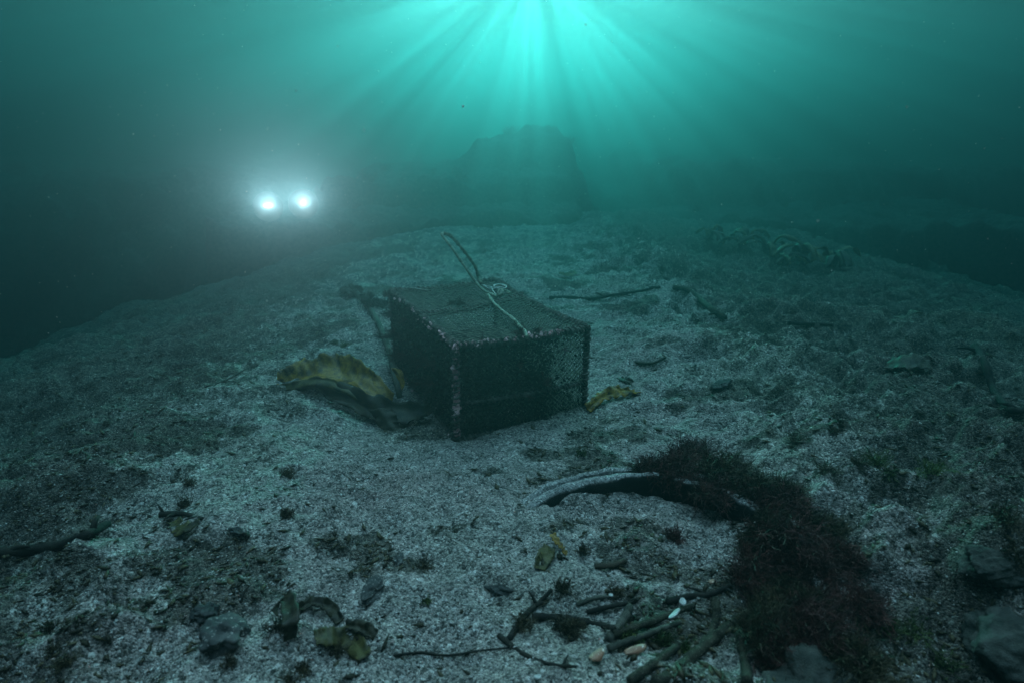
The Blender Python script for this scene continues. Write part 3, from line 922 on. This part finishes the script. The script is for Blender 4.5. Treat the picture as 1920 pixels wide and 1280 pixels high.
def small_blade(name, pxs, width, m, label, cat, lift=0.012, group=None, ruffle=0.006, arch=0.0):
    g = [at(x, y, lift) for x, y in pxs]
    n = len(g)
    g = [p+Vector((0, 0, arch*math.sin(PI*i/(n-1)))) for i, p in enumerate(g)]
    o0 = g[0].copy(); A_ = []; B_ = []
    for i, p in enumerate(g):
        t = (g[min(i+1, n-1)]-g[max(i-1, 0)]); t.z = 0; t.normalize()
        w = width*(0.45+0.55*math.sin(PI*(0.15+0.7*i/(n-1))))
        s = Vector((-t.y, t.x, 0.35))*w/2
        A_.append(p+s-o0); B_.append(p-s-o0)
    o = blade_mb(A_, B_, 14*n, 9, ruffle, 3*n, 0.0025, 0.004, 0.18).build(name, M[m], None, True, o0)
    tag(o, label, cat, group)
    return o

def rod(name, pxs, r, m, label, cat, lift=0.0, group=None, taper=0.6, jit=0.12, n=None, lifts=None, forks=0):
    g = [at(x, y, (lifts[i] if lifts else lift)+r*0.6) for i, (x, y) in enumerate(pxs)]
    o0 = g[0].copy(); n = n or 8*len(g)
    pts = spline([p-o0 for p in g], n)
    b = MB()
    b.tube(pts, [r*(1-(1-taper)*i/(n-1))*(1+0.18*mnoise.noise(Vector((i*.4, r*90, 2)))) for i in range(n)], 8, jit=jit)
    for _ in range(forks):
        k = random.randint(2, n-3); d = Vector((random.gauss(0, 1), random.gauss(0, 1), abs(random.gauss(0, .5)))).normalized()
        L = random.uniform(3, 7)*r
        b.tube([pts[k], pts[k]+d*L*0.5, pts[k]+d*L+Vector((0, 0, -r))], [r*.6, r*.45, r*.2], 6)
    o = b.build(name, M[m], None, True, o0)
    tag(o, label, cat, group)
    return o

small_blade("kelp_frond", [(1100, 772), (1128, 755), (1160, 745), (1196, 738)], 0.055, 'kelp_gold', "small golden kelp scrap on the sand right of the trap", "kelp", 0.014, ruffle=0.012, arch=0.02)
rod("kelp_stipe", [(1030, 562), (1070, 560), (1110, 563), (1150, 556), (1200, 549), (1238, 541)], 0.014, 'dark_stipe', "long dark kelp stalk on the sand behind the trap's right corner", "kelp stalk", forks=3)
rod("kelp_stipe", [(1262, 543), (1288, 548), (1312, 566), (1335, 584), (1358, 603)], 0.020, 'stipe', "bent kelp stalk with a pale broken end beyond the sand mound", "kelp stalk", taper=1.1, forks=2)
rod("driftwood_stick", [(1478, 610), (1520, 611), (1560, 614)], 0.013, 'dark_stipe', "straight dark stick lying on the sand at right", "stick", taper=0.8)
rod("driftwood_stick", [(1192, 684), (1222, 682), (1248, 675)], 0.009, 'old_stipe', "short grey stick on the pale sand right of the trap", "stick")
rod("driftwood_stick", [(385, 726), (425, 713), (480, 684)], 0.006, 'old_stipe', "thin pale stick on the sand left of the golden kelp", "stick")
rod("kelp_stipe", [(1826, 655), (1845, 690), (1862, 735), (1890, 776), (1918, 782)], 0.022, 'dark_stipe', "thick dark stalk curving down at the right edge", "kelp stalk", forks=2)
rod("kelp_stipe", [(-30, 1046), (40, 1040), (110, 1030), (160, 1010), (205, 990)], 0.020, 'dark_stipe', "thick dark stalk half sunk in the sand at the left edge", "kelp stalk", forks=2)
rod("kelp_stipe", [(300, 968), (345, 966), (380, 975)], 0.010, 'dark_stipe', "short black stalk among weed on the left sand ridge", "kelp stalk", forks=3)
rod("twig", [(452, 1136), (460, 1118), (468, 1100)], 0.0035, 'dark_stipe', "thin upright twig on the sand at lower left", "twig")
rod("twig", [(738, 1232), (790, 1226), (840, 1230), (900, 1226), (955, 1215)], 0.0035, 'dark_stipe', "long thin black twig along the bottom of the sand", "twig")
rod("driftwood_stick", [(1115, 1064), (1145, 1062), (1172, 1058)], 0.009, 'wood', "short brown stick on the sand inside the tyre", "stick", taper=0.9)

# ------------------------------------------------------------------ half buried tyre
def make_tyre():
    c = Vector((TYRE_C[0], TYRE_C[1], gz(*TYRE_C)))
    root = empty("tyre", c)
    tag(root, "large black tyre half buried in sand with dark red weed over its right side", "tyre")
    # profile: radius, height - outer tread, shoulder groove, sidewall, bead, inside wall
    prof = [(0.545, -0.25), (0.548, -0.02), (0.540, 0.012), (0.522, 0.022), (0.500, 0.016), (0.488, -0.004), (0.478, -0.006), (0.466, 0.012),
            (0.448, 0.028), (0.425, 0.032), (0.405, 0.026), (0.395, 0.012), (0.392, -0.02), (0.396, -0.10), (0.41, -0.25)]
    prof = [(0.438+(q-0.392)*0.62, w*1.25 if w > -0.03 else w) for q, w in prof]
    n = 160; vs = []; fs = []
    for i in range(n):
        an = 2*PI*i/n
        for r, z in prof:
            k = 0.012*mnoise.noise(Vector((math.cos(an)*3, math.sin(an)*3, z*20)))
            w = 0.010*mnoise.noise(Vector((math.cos(an)*9, math.sin(an)*9, r*30)))
            rr = r+k
            vs.append((rr*math.cos(an)*1.0, rr*math.sin(an)*1.0, z+w))
    m = len(prof)
    for i in range(n):
        for j in range(m-1):
            a = i*m+j; b2 = ((i+1) % n)*m+j
            fs.append((a, b2, b2+1, a+1))
    b = MB(); b.add(vs, fs)
    o = b.build("casing", M['rubber'], root, True)
    o.rotation_euler = (math.radians(5.5), math.radians(-6.5), 0)
    o.location = (0, 0, -0.010)
make_tyre()

def tyre_top(x, y):
    dx, dy = x-TYRE_C[0], y-TYRE_C[1]; q = math.hypot(dx, dy)
    if 0.41 < q < 0.58:
        return max(gz(x, y), gz(*TYRE_C)+0.01+math.sin(math.radians(5.5))*dy+math.sin(math.radians(6.5))*dx)
    return gz(x, y)

def weed_bush(x, y, n, L, m, label, cat="seaweed", group=None, name="red_seaweed", spread=0.8, rad=0.0016, z=None, branch=5, scatter=0.0, d=(0, 0, 1)):
    base = tyre_top; z = base(x, y)
    b = MB()
    k = max(1, int(scatter*60))
    for _ in range(k):
        dx, dy = (random.gauss(0, scatter), random.gauss(0, scatter)) if scatter else (0, 0)
        zz = base(x+dx, y+dy)-z
        tuft_mb(b, (dx, dy, zz), max(3, n//k), L*random.uniform(.55, 1.3), spread, rad*random.uniform(0.6, 1.1), d, branch, 0.8)
    o = b.build(name, M[m], None, False, (x, y, z))
    tag(o, label, cat, group)
    return o

E_ = (0, 0, 0)
def atxy(px, py): p = at(px, py); return p.x, p.y
G = "clumps of dark red weed on and round the tyre"
for i, (px, py, n, L, lab) in enumerate([
    (1312, 862, 260, 0.125, "tall feathery dark red weed standing behind the tyre"),
    (1235, 905, 280, 0.085, "reddish weed at the left end of the clumps, hanging over the tyre's inner edge"),
    (1290, 900, 420, 0.105, "bushy red weed on the far rim of the tyre below the tall feathery one"),
    (1375, 925, 420, 0.105, "dark weed clump on the tyre's far right rim above the bare sand"),
    (1470, 965, 420, 0.095, "dark brownish weed clump on the outer right shoulder of the tyre"),
    (1440, 1030, 460, 0.10, "dark weed mass on the tyre just right of the sand inside it"),
    (1515, 1040, 460, 0.10, "weed mass at the outermost right of the tyre"),
    (1480, 1110, 480, 0.10, "thick dark weed on the right rim, level with the sand's lower edge"),
    (1560, 1105, 440, 0.09, "dark weed spilling off the tyre's right side toward the stones"),
    (1440, 1190, 420, 0.09, "dark weed at the near right rim above the brown stalks"),
    (1530, 1210, 440, 0.09, "dark weed near the bottom right of the tyre"),
    (1500, 1170, 480, 0.11, "weed mass in the middle of the right rim, between the brown stalks and the stones"),
    (1590, 1190, 400, 0.10, "weed at the tyre's lower right shoulder beside a bottom rock"),
    (1470, 1265, 420, 0.10, "weed at the bottom edge right of the upright brown stalk"),
    (1350, 905, 320, 0.10, "weed just right of the tall feathery one on the tyre's outer edge"),
    (1520, 985, 320, 0.09, "weed at the upper right corner of the weedy rim"),
    (1390, 1085, 260, 0.08, "weed hanging over the right end of the bare sand inside the tyre"),
    (1440, 965, 460, 0.095, "weed covering the tyre between the far right rim and the outer shoulder"),
    (1420, 1240, 420, 0.09, "dark weed lowest of all, at the bottom edge of the photo"),
    (1560, 1265, 380, 0.09, "dark weed in front of the rocks at the bottom edge"),
    (1594, 1140, 380, 0.07, "thin brown weed at the outer edge nearest the silty rocks"),
    (1265, 1015, 70, 0.05, "small forked red weed sprig lying on the sand inside the tyre")]):
    x, y = atxy(px, py)
    weed_bush(x, y, int(n*1.45), L*1.05, 'red_weed' if i in (0, 1, 2, 21) else ('brown_weed' if i % 2 else 'red_weed'), lab, group=G, scatter=0.035 if i not in (0, 21) else 0.018, spread=0.75 if i else 0.42)

for a_, n, L, lab in [(82, 300, 0.075, "short weed fringe on top of the tyre rim left of the tall feathery weed"),
                      (66, 420, 0.095, "weed fringe draped over the tyre rim below the tall feathery weed"),
                      (50, 420, 0.095, "weed fringe on the tyre rim at the far right of the dark inner wall"),
                      (34, 420, 0.09, "weed fringe on the rim where the sand inside the tyre ends"),
                      (14, 420, 0.09, "weed tuft on the tyre's right side, on the narrow rim"),
                      (-8, 420, 0.09, "weed tuft on the tyre's right side nearest the stalk pile")]:
    q_ = 0.475
    weed_bush(TYRE_C[0]+q_*math.cos(math.radians(a_)), TYRE_C[1]+q_*math.sin(math.radians(a_)), n, L, 'red_weed', lab, group=G, scatter=0.035, spread=0.85)

# ------------------------------------------------------------------ litter of stalks inside the near side of the tyre
GS = "dead kelp stalks piled at the near side of the tyre"
for pxs, r, m, lab, ft in [
    ([(1230, 1290), (1290, 1240), (1345, 1195), (1400, 1160)], 0.019, 'stipe', "thickest stalk, running from the bottom edge up to the right rim of the tyre", .8),
    ([(1150, 1200), (1210, 1180), (1262, 1160), (1300, 1145)], 0.013, 'stipe', "grey green stalk just below the white shell pieces", .7),
    ([(1140, 1222), (1190, 1208), (1240, 1190), (1275, 1172)], 0.011, 'old_stipe', "paler stalk lying under the one below the white shells", .7),
    ([(1140, 1205), (1165, 1180), (1180, 1150)], 0.015, 'old_stipe', "short stout mottled stalk left of the white shell pieces", .9),
    ([(1340, 1130), (1342, 1165), (1330, 1205)], 0.016, 'stipe', "upright stalk segment under the tyre's near rim", .7),
    ([(1100, 1150), (1150, 1142), (1195, 1128), (1225, 1112)], 0.009, 'dark_stipe', "slim dark stalk along the top of the pile", .6),
    ([(1080, 1135), (1120, 1130), (1160, 1122)], 0.008, 'old_stipe', "short slim grey stalk at the top left of the pile", .6),
    ([(1250, 1135), (1290, 1128), (1335, 1118), (1370, 1105)], 0.011, 'dark_stipe', "black stalk along the lower edge of the bare sand", .7),
    ([(955, 1200), (985, 1160), (1010, 1130), (1035, 1115)], 0.011, 'dark_stipe', "black curved stalk at the left end of the pile", .6),
    ([(935, 1195), (980, 1225), (1030, 1248), (1080, 1262)], 0.009, 'dark_stipe', "black branching stalk reaching down to the bottom left of the pile", .5),
    ([(1000, 1165), (1060, 1160), (1120, 1172), (1150, 1190)], 0.012, 'dark_stipe', "black stalk lying across the middle left of the pile", .7),
    ([(1180, 1290), (1225, 1250), (1270, 1222)], 0.014, 'stipe', "stalk at the bottom of the photo beside the thickest one", .8),
    ([(1400, 1290), (1395, 1240), (1385, 1200)], 0.016, 'stipe', "dark upright stalk at the bottom right of the pile", .8)]:
    rod("kelp_stalk", pxs, r*0.8, m, lab, "kelp stalk", group=GS, taper=ft, jit=0.2, lifts=[random.uniform(-0.007, 0.014) for _ in pxs], forks=2 if m == 'dark_stipe' else 0)

small_blade("kelp_frond", [(1012, 1072), (1022, 1050), (1030, 1030)], 0.045, 'kelp_olive', "dark olive leaf curled on the sand inside the tyre's left end", "kelp", 0.012)
small_blade("kelp_frond", [(1060, 1052), (1048, 1035), (1036, 1015)], 0.022, 'kelp_gold', "narrow yellow green leaf inside the tyre's left end", "kelp", 0.03)
small_blade("kelp_frond", [(592, 1204), (625, 1200), (660, 1212), (684, 1238)], 0.05, 'kelp_olive', "olive leaf with an orange edge lying flat at the lower left", "kelp", 0.012)
small_blade("kelp_frond", [(515, 1160), (540, 1150), (548, 1190), (545, 1215)], 0.04, 'kelp_dark', "dark crumpled leaf standing left of the olive one", "kelp", 0.02, arch=0.03)
small_blade("kelp_frond", [(560, 1150), (590, 1142), (620, 1150), (636, 1170)], 0.03, 'kelp_dark', "dark curled leaf above the olive one", "kelp", 0.012, arch=0.012)
small_blade("kelp_frond", [(648, 1178), (675, 1186), (705, 1198)], 0.03, 'kelp_dark', "small black leaf right above the olive one's tip", "kelp", 0.012)
small_blade("kelp_frond", [(325, 985), (345, 1000), (370, 995)], 0.05, 'kelp_olive', "olive leaf hanging under the short black stalk on the left ridge", "kelp", 0.02)
small_blade("kelp_frond", [(1660, 690), (1700, 684), (1745, 690)], 0.11, 'kelp_dark', "broad dark leaf in the hollow at the far right sand", "kelp", 0.012)
small_blade("kelp_frond", [(1160, 712), (1172, 716), (1186, 722)], 0.035, 'kelp_dark', "dark leaf on the sand above the small golden scrap", "kelp", 0.015)
small_blade("kelp_frond", [(1048, 516), (1062, 520), (1080, 514)], 0.06, 'kelp_olive', "olive leaf on the far sand behind the trap", "kelp", 0.02)
small_blade("kelp_frond", [(1030, 412), (1045, 408), (1060, 410)], 0.14, 'kelp_gold', "yellowish leaf at the foot of the reef straight ahead", "kelp", 0.05, arch=0.05)

# ------------------------------------------------------------------ stones and shells
def stone(px, py, r, sc, m, label, cat="stone", name="stone", amp=0.35, group=None, lift=0.2):
    p = at(px, py)
    b = MB(); b.lump((0, 0, 0), r, 4, amp, sc, fine=0.12 if name == 'rock' else 0.05)
    o = b.build(name, M[m], None, True, (p.x, p.y, p.z+r*sc[2]*lift))
    tag(o, label, cat, group)
    return o
stone(700, 1108, 0.036, (1.3, 0.8, 0.55), 'stone_grey', "brownish grey angular stone on the sand at lower centre left")
stone(938, 1108, 0.026, (1.3, 0.75, 0.5), 'stone_dark', "small dark stone on the sand below the trap")
stone(424, 1196, 0.052, (1, 1, 0.65), 'stone_grey', "round grey stone half sunk at lower left")
stone(750, 1054, 0.022, (1.3, 0.7, 0.5), 'stone_grey', "small blue grey flat stone above the brownish angular one")
stone(442, 998, 0.016, (1.5, 0.8, 0.5), 'stone_dark', "small dark pebble on the left sand ridge")
stone(384, 1150, 0.03, (1.1, 0.9, 0.5), 'stone_dark', "dark brown stone above the round grey one")
stone(1352, 722, 0.04, (1.4, 1, 0.4), 'stone_dark', "flat dark stone on the sand right of the trap")
GR = "silt covered rocks at the lower right"
for px, py, r, sc, lab in [
    (1905, 1215, 0.10, (1, 1, .6), "dark rock in the bottom right corner"),
    (1870, 1065, 0.07, (1.3, .8, .5), "low silty rock at the right edge above the corner rock")]:
    stone(px, py, r, sc, 'silty_rock', lab, "rock", "rock", 0.28, GR, -0.1)
stone(1510, 1290, 0.10, (1, .8, .5), 'silty_rock', "brown speckled rock at the bottom inside the weed", "rock", "rock", 0.4, GR, -0.1)

def shell_shape(px, py, L, W, m, label, rz, lift=0.01, cup=0.3, bent=0.0):
    p = at(px, py, lift)
    b = MB(); n, k = 14, 9; vs = []; fs = []
    for s in (0.0012, -0.0012):
        for i in range(n):
            u = i/(n-1)
            for j in range(k):
                v = 2*j/(k-1)-1
                w = W*(math.sin(PI*(0.08+0.84*u))**0.7)*(1+0.12*mnoise.noise(Vector((u*5, v, L*99))))
                x = (u-0.5)*L; y = v*w/2
                z = -cup*y*y/W*2-bent*x*x/L+0.05*W*math.sin(14*v)+0.08*W*mnoise.noise(Vector((u*4, v*2, W*99)))
                vs.append((x, y, z+s))
    N = n*k
    for i in range(n-1):
        for j in range(k-1):
            a = i*k+j; fs.append((a, a+1, a+k+1, a+k)); fs.append((N+a, N+a+k, N+a+k+1, N+a+1))
    for i in range(n-1):
        a = i*k; fs.append((a, a+k, N+a+k, N+a)); a += k-1; fs.append((a+k, a, N+a, N+a+k))
    for j in range(k-1):
        fs.append((j+1, j, N+j, N+j+1)); a = (n-1)*k+j; fs.append((a, a+1, N+a+1, N+a))
    b.add(vs, fs)
    o = b.build("shell", M[m], None, True, p)
    o.rotation_euler = (random.uniform(-.2, .2), random.uniform(-.25, .25), rz)
    tag(o, label, "shell")
shell_shape(1262, 1174, 0.045, 0.013, 'shell', "long white shell splinter among the dark stalks", 0.75, 0.035)
shell_shape(1278, 1152, 0.022, 0.018, 'shell', "white shell chip at the upper end of the long splinter", 1.4, 0.04)
shell_shape(1190, 1228, 0.054, 0.022, 'orange_shell', "peach coloured shell piece at the bottom below the stalks", 0.25, 0.02, 0.8, 0.3)
shell_shape(1118, 1242, 0.042, 0.024, 'orange_shell', "cream and orange shell piece left of the peach one", 0.7, 0.02, 0.8)
shell_shape(1008, 1274, 0.016, 0.012, 'shell', "tiny bright white shell at the bottom edge", 0.3, 0.008)
shell_shape(1145, 1124, 0.014, 0.012, 'shell', "pale rounded shell chip above the pile of stalks", 1.0, 0.015)
shell_shape(1333, 1098, 0.016, 0.013, 'orange_shell', "small yellowish shell at the right of the bare sand", 0.2, 0.015)

# ------------------------------------------------------------------ weed clumps growing about the sand
GW = "dark weed clumps scattered over the sand"
for px, py, n, L, sc, m, lab in [
    (345, 945, 120, 0.055, .04, 'brown_weed', "dark weed on the crest of the left sand ridge"),
    (525, 985, 90, 0.05, .03, 'brown_weed', "weed clump right of the left sand ridge"),
    (560, 1175, 120, 0.05, .04, 'brown_weed', "dark weed round the crumpled leaf at lower left"),
    (180, 1150, 160, 0.05, .06, 'brown_weed', "dark weed patch in the lower left corner region"),
    (120, 1220, 160, 0.05, .06, 'brown_weed', "dark weed patch nearest the bottom left corner"),
    (480, 1250, 120, 0.045, .05, 'brown_weed', "dark weed along the bottom below the round stone"),
    (545, 880, 80, 0.045, .03, 'brown_weed', "sparse weed on the sand below the golden kelp"),
    (1105, 850, 60, 0.05, .02, 'green_weed', "wispy weed on the sand in front of the trap's right corner"),
    (1630, 905, 200, 0.06, .06, 'brown_weed', "dark weed patch right of the tyre among the rocks"),
    (1570, 800, 160, 0.05, .06, 'brown_weed', "dark weed streak on the sand at right"),
    (1700, 880, 160, 0.06, .06, 'green_weed', "green weed with pale bits at right"),
    (1840, 1000, 140, 0.06, .05, 'brown_weed', "dark weed between the rocks at the right edge"),
    (1700, 1190, 160, 0.06, .06, 'green_weed', "weed between the rocks at the bottom right"),
    (1060, 1120, 260, 0.045, .07, 'brown_weed', "dark weed over the top of the stalk pile"),
    (1040, 1200, 300, 0.05, .07, 'brown_weed', "dark weed tangled in the left of the stalk pile"),
    (1300, 1215, 240, 0.045, .06, 'green_weed', "weed between the two thickest stalks"),
    (1250, 520, 120, 0.07, .08, 'brown_weed', "dark weed bush on the far sand behind the stalks"),
    (1140, 500, 60, 0.06, .06, 'brown_weed', "low weed on the far sand behind the trap"),
    (640, 645, 60, 0.05, .04, 'green_weed', "faint green weed above the golden kelp"),
    (800, 1060, 50, 0.04, .015, 'brown_weed', "small red brown weed beside the blue grey stone"),
    (820, 1120, 50, 0.03, .02, 'green_weed', "small bluish weed patch left of the small dark stone")]:
    x, y = atxy(px, py)
    weed_bush(x, y, n, L, m, lab, group=GW, scatter=sc, name="seaweed", spread=1.0, rad=0.0015)

GK = "kelp plants standing along the foot of the reef"
for i, (px, py, h, lab) in enumerate([(1330, 452, 0.22, "low kelp at the left end of the row before the reef"), (1390, 470, 0.2, "second kelp along the row before the reef"),
                       (1440, 478, 0.3, "bushy kelp in the middle of the row before the reef"), (1500, 492, 0.3, "leaning kelp right of the middle of the row"),
                       (1560, 500, 0.32, "kelp at the right end of the row with an upright blade"), (1470, 500, 0.16, "small pale kelp in front of the row"),
                       (1400, 455, 0.2, "dim kelp just behind the row")]):
    p = at(px, py); root = empty("kelp_plant", p); tag(root, lab, "kelp", GK)
    for k in range(6):
        an = random.uniform(0, 2*PI); L = h*random.uniform(.7, 1.2)
        d = Vector((math.cos(an), math.sin(an), 0)); s = Vector((-d.y, d.x, 0))*h*0.10
        c = [d*0.01, d*L*0.3+Vector((0, 0, L*0.5)), d*L*0.75+Vector((0, 0, L*0.5)), d*L*1.1+Vector((0, 0, L*0.2))]
        blade_mb([q-s for q in c], [q+s for q in c], 18, 6, 0.02, 5, 0.003, 0.01, 0.15).build("blade", M['kelp_olive' if k % 2 else 'kelp_dark'], root, True)
    b = MB(); tuft_mb(b, (0, 0, 0), 30, 0.12, 1.0, 0.003); b.build("holdfast", M['brown_weed'], root)

def reef_z(x, y): return float(reef_height(np.array([x]), np.array([y]))[0])
GF = "weeds growing on top of the reef"
for i in range(26):
    x = random.uniform(-3.2, 1.4) if i < 16 else random.uniform(2, 7.5)
    y = random.uniform(9.0, 12.2) if i < 16 else random.uniform(10.5, 13)
    if i == 0: x, y = 1.22, 11.9
    if i == 1: x, y = 0.95, 11.8
    z = reef_z(x, y)
    b = MB(); h = 0.32 if i == 0 else random.uniform(0.12, 0.24)
    tuft_mb(b, (0, 0, 0), 46 if i == 0 else 34, h, 0.55, 0.008, branch=5)
    o = b.build("reef_weed", M['brown_weed'], None, False, (x, y, z-0.02))
    tag(o, "bushy weed standing up from the right top corner of the tall outcrop" if i == 0 else "dark weed tuft growing on the hazy reef", "seaweed", GF)

# ------------------------------------------------------------------ shell grit and weed litter lying on the sand
def scatter_stuff(name, n, smin, smax, m, label, dens, ylim, flat=0.35, long=1.5):
    v = []; f = []
    cnt = 0
    Y = ylim[0]*(ylim[1]/ylim[0])**rng.random(n*3)
    X = (rng.random(n*3)*2-1)*(Y*0.95+0.35)
    keep = rng.random(n*3) < dens(X, Y)
    X, Y = X[keep][:n], Y[keep][:n]
    # nothing under the trap
    lx = (X-TRAP_F.x)*math.cos(TRAP_YAW)+(Y-TRAP_F.y)*math.sin(TRAP_YAW); ly = -(X-TRAP_F.x)*math.sin(TRAP_YAW)+(Y-TRAP_F.y)*math.cos(TRAP_YAW)
    ok = ~((lx > 0) & (lx < TA) & (ly > 0) & (ly < TB)); X, Y = X[ok], Y[ok]
    Z = ground(X, Y); N = len(X)
    r = smin+(smax-smin)*rng.random(N)**3*1.0
    an = rng.random(N)*2*PI
    d = np.stack([np.cos(an), np.sin(an), (rng.random(N)-.5)*flat], 1); e = np.stack([-np.sin(an), np.cos(an), (rng.random(N)-.5)*flat], 1)
    c = np.stack([X, Y, Z+r*0.25], 1)
    L = long*(0.6+rng.random(N))[:, None]; W = (0.5+0.5*rng.random(N))[:, None]; rr = r[:, None]
    up = np.array([0, 0, 1.0])
    V = np.stack([c-d*rr*L, c-e*rr*W, c+d*rr*L*0.8, c+e*rr*W*0.8, c+up*rr*0.35+d*rr*0.2, c-up*rr*0.3], 1).reshape(-1, 3)
    T = np.array([(0, 1, 4), (1, 2, 4), (2, 3, 4), (3, 0, 4), (1, 0, 5), (2, 1, 5), (3, 2, 5), (0, 3, 5)])
    F = (np.arange(N)[:, None, None]*6+T[None]).reshape(-1)
    me = bpy.data.meshes.new(name)
    me.vertices.add(len(V)); me.vertices.foreach_set("co", V.astype(np.float32).ravel())
    me.loops.add(len(F)); me.loops.foreach_set("vertex_index", F.astype(np.int32))
    me.polygons.add(len(F)//3); me.polygons.foreach_set("loop_start", np.arange(0, len(F), 3, dtype=np.int32)); me.polygons.foreach_set("loop_total", np.full(len(F)//3, 3, np.int32))
    me.update(calc_edges=True); me.materials.append(m)
    o = bpy.data.objects.new(name, me); COL.objects.link(o)
    tag(o, label, kind='stuff')
def grit_mat():
    m, nt, b = mat("shell_grit", 0.7)
    g = nt.nodes.new("ShaderNodeNewGeometry")
    c = ramp(nt, g.outputs["Random Per Island"], [(0.0, (0.04, 0.045, 0.04)), (0.2, (0.18, 0.17, 0.155)), (0.55, (0.38, 0.35, 0.33)), (0.8, (0.46, 0.42, 0.40)), (0.95, (0.62, 0.59, 0.56)), (1.0, (0.45, 0.22, 0.18))])
    nt.links.new(c, b.inputs["Base Color"])
    return m
M['grit'] = grit_mat()
scatter_stuff("shell_grit", 90000, 0.0012, 0.0058, M['grit'], "pale shell grit and small pebbles strewn over the sand", lambda x, y: 0.25+0.75*sstep(0.4, 0.6, fbm(x*3, y*3, 301, 3)), (0.9, 6.5), 0.5, 1.05)
scatter_stuff("weed_litter", 42000, 0.0015, 0.012, M['brown_weed'], "dark scraps of dead weed lying over the sand", lambda x, y: 0.06+0.94*sstep(0.25, 0.75, dirt_and_murk(x, y)), (0.9, 9), 0.8, 1.9)

# drifting specks in the water
b = MB()
for _ in range(900):
    y = random.uniform(0.9, 6.0); x = random.uniform(-0.85, 0.85)*y; z = random.uniform(0.05, 2.6)
    if z < gz(x, y)+0.02: continue
    q = random.uniform(0.0006, 0.0017)*(0.6+0.25*y)
    b.lump((x, y, z), q, 0, 0.5)
o = b.build("drifting_specks", M['shell'])
tag(o, "tiny pale particles drifting in the water", kind='stuff')
b = MB()
b.lump((0, 0, 0), 0.007, 1, 0.1)
o = b.build("bubble", M['shell'], None, True, P(868, 200, 3.4))
tag(o, "single tiny bubble drifting in the water above the reef", "bubble")
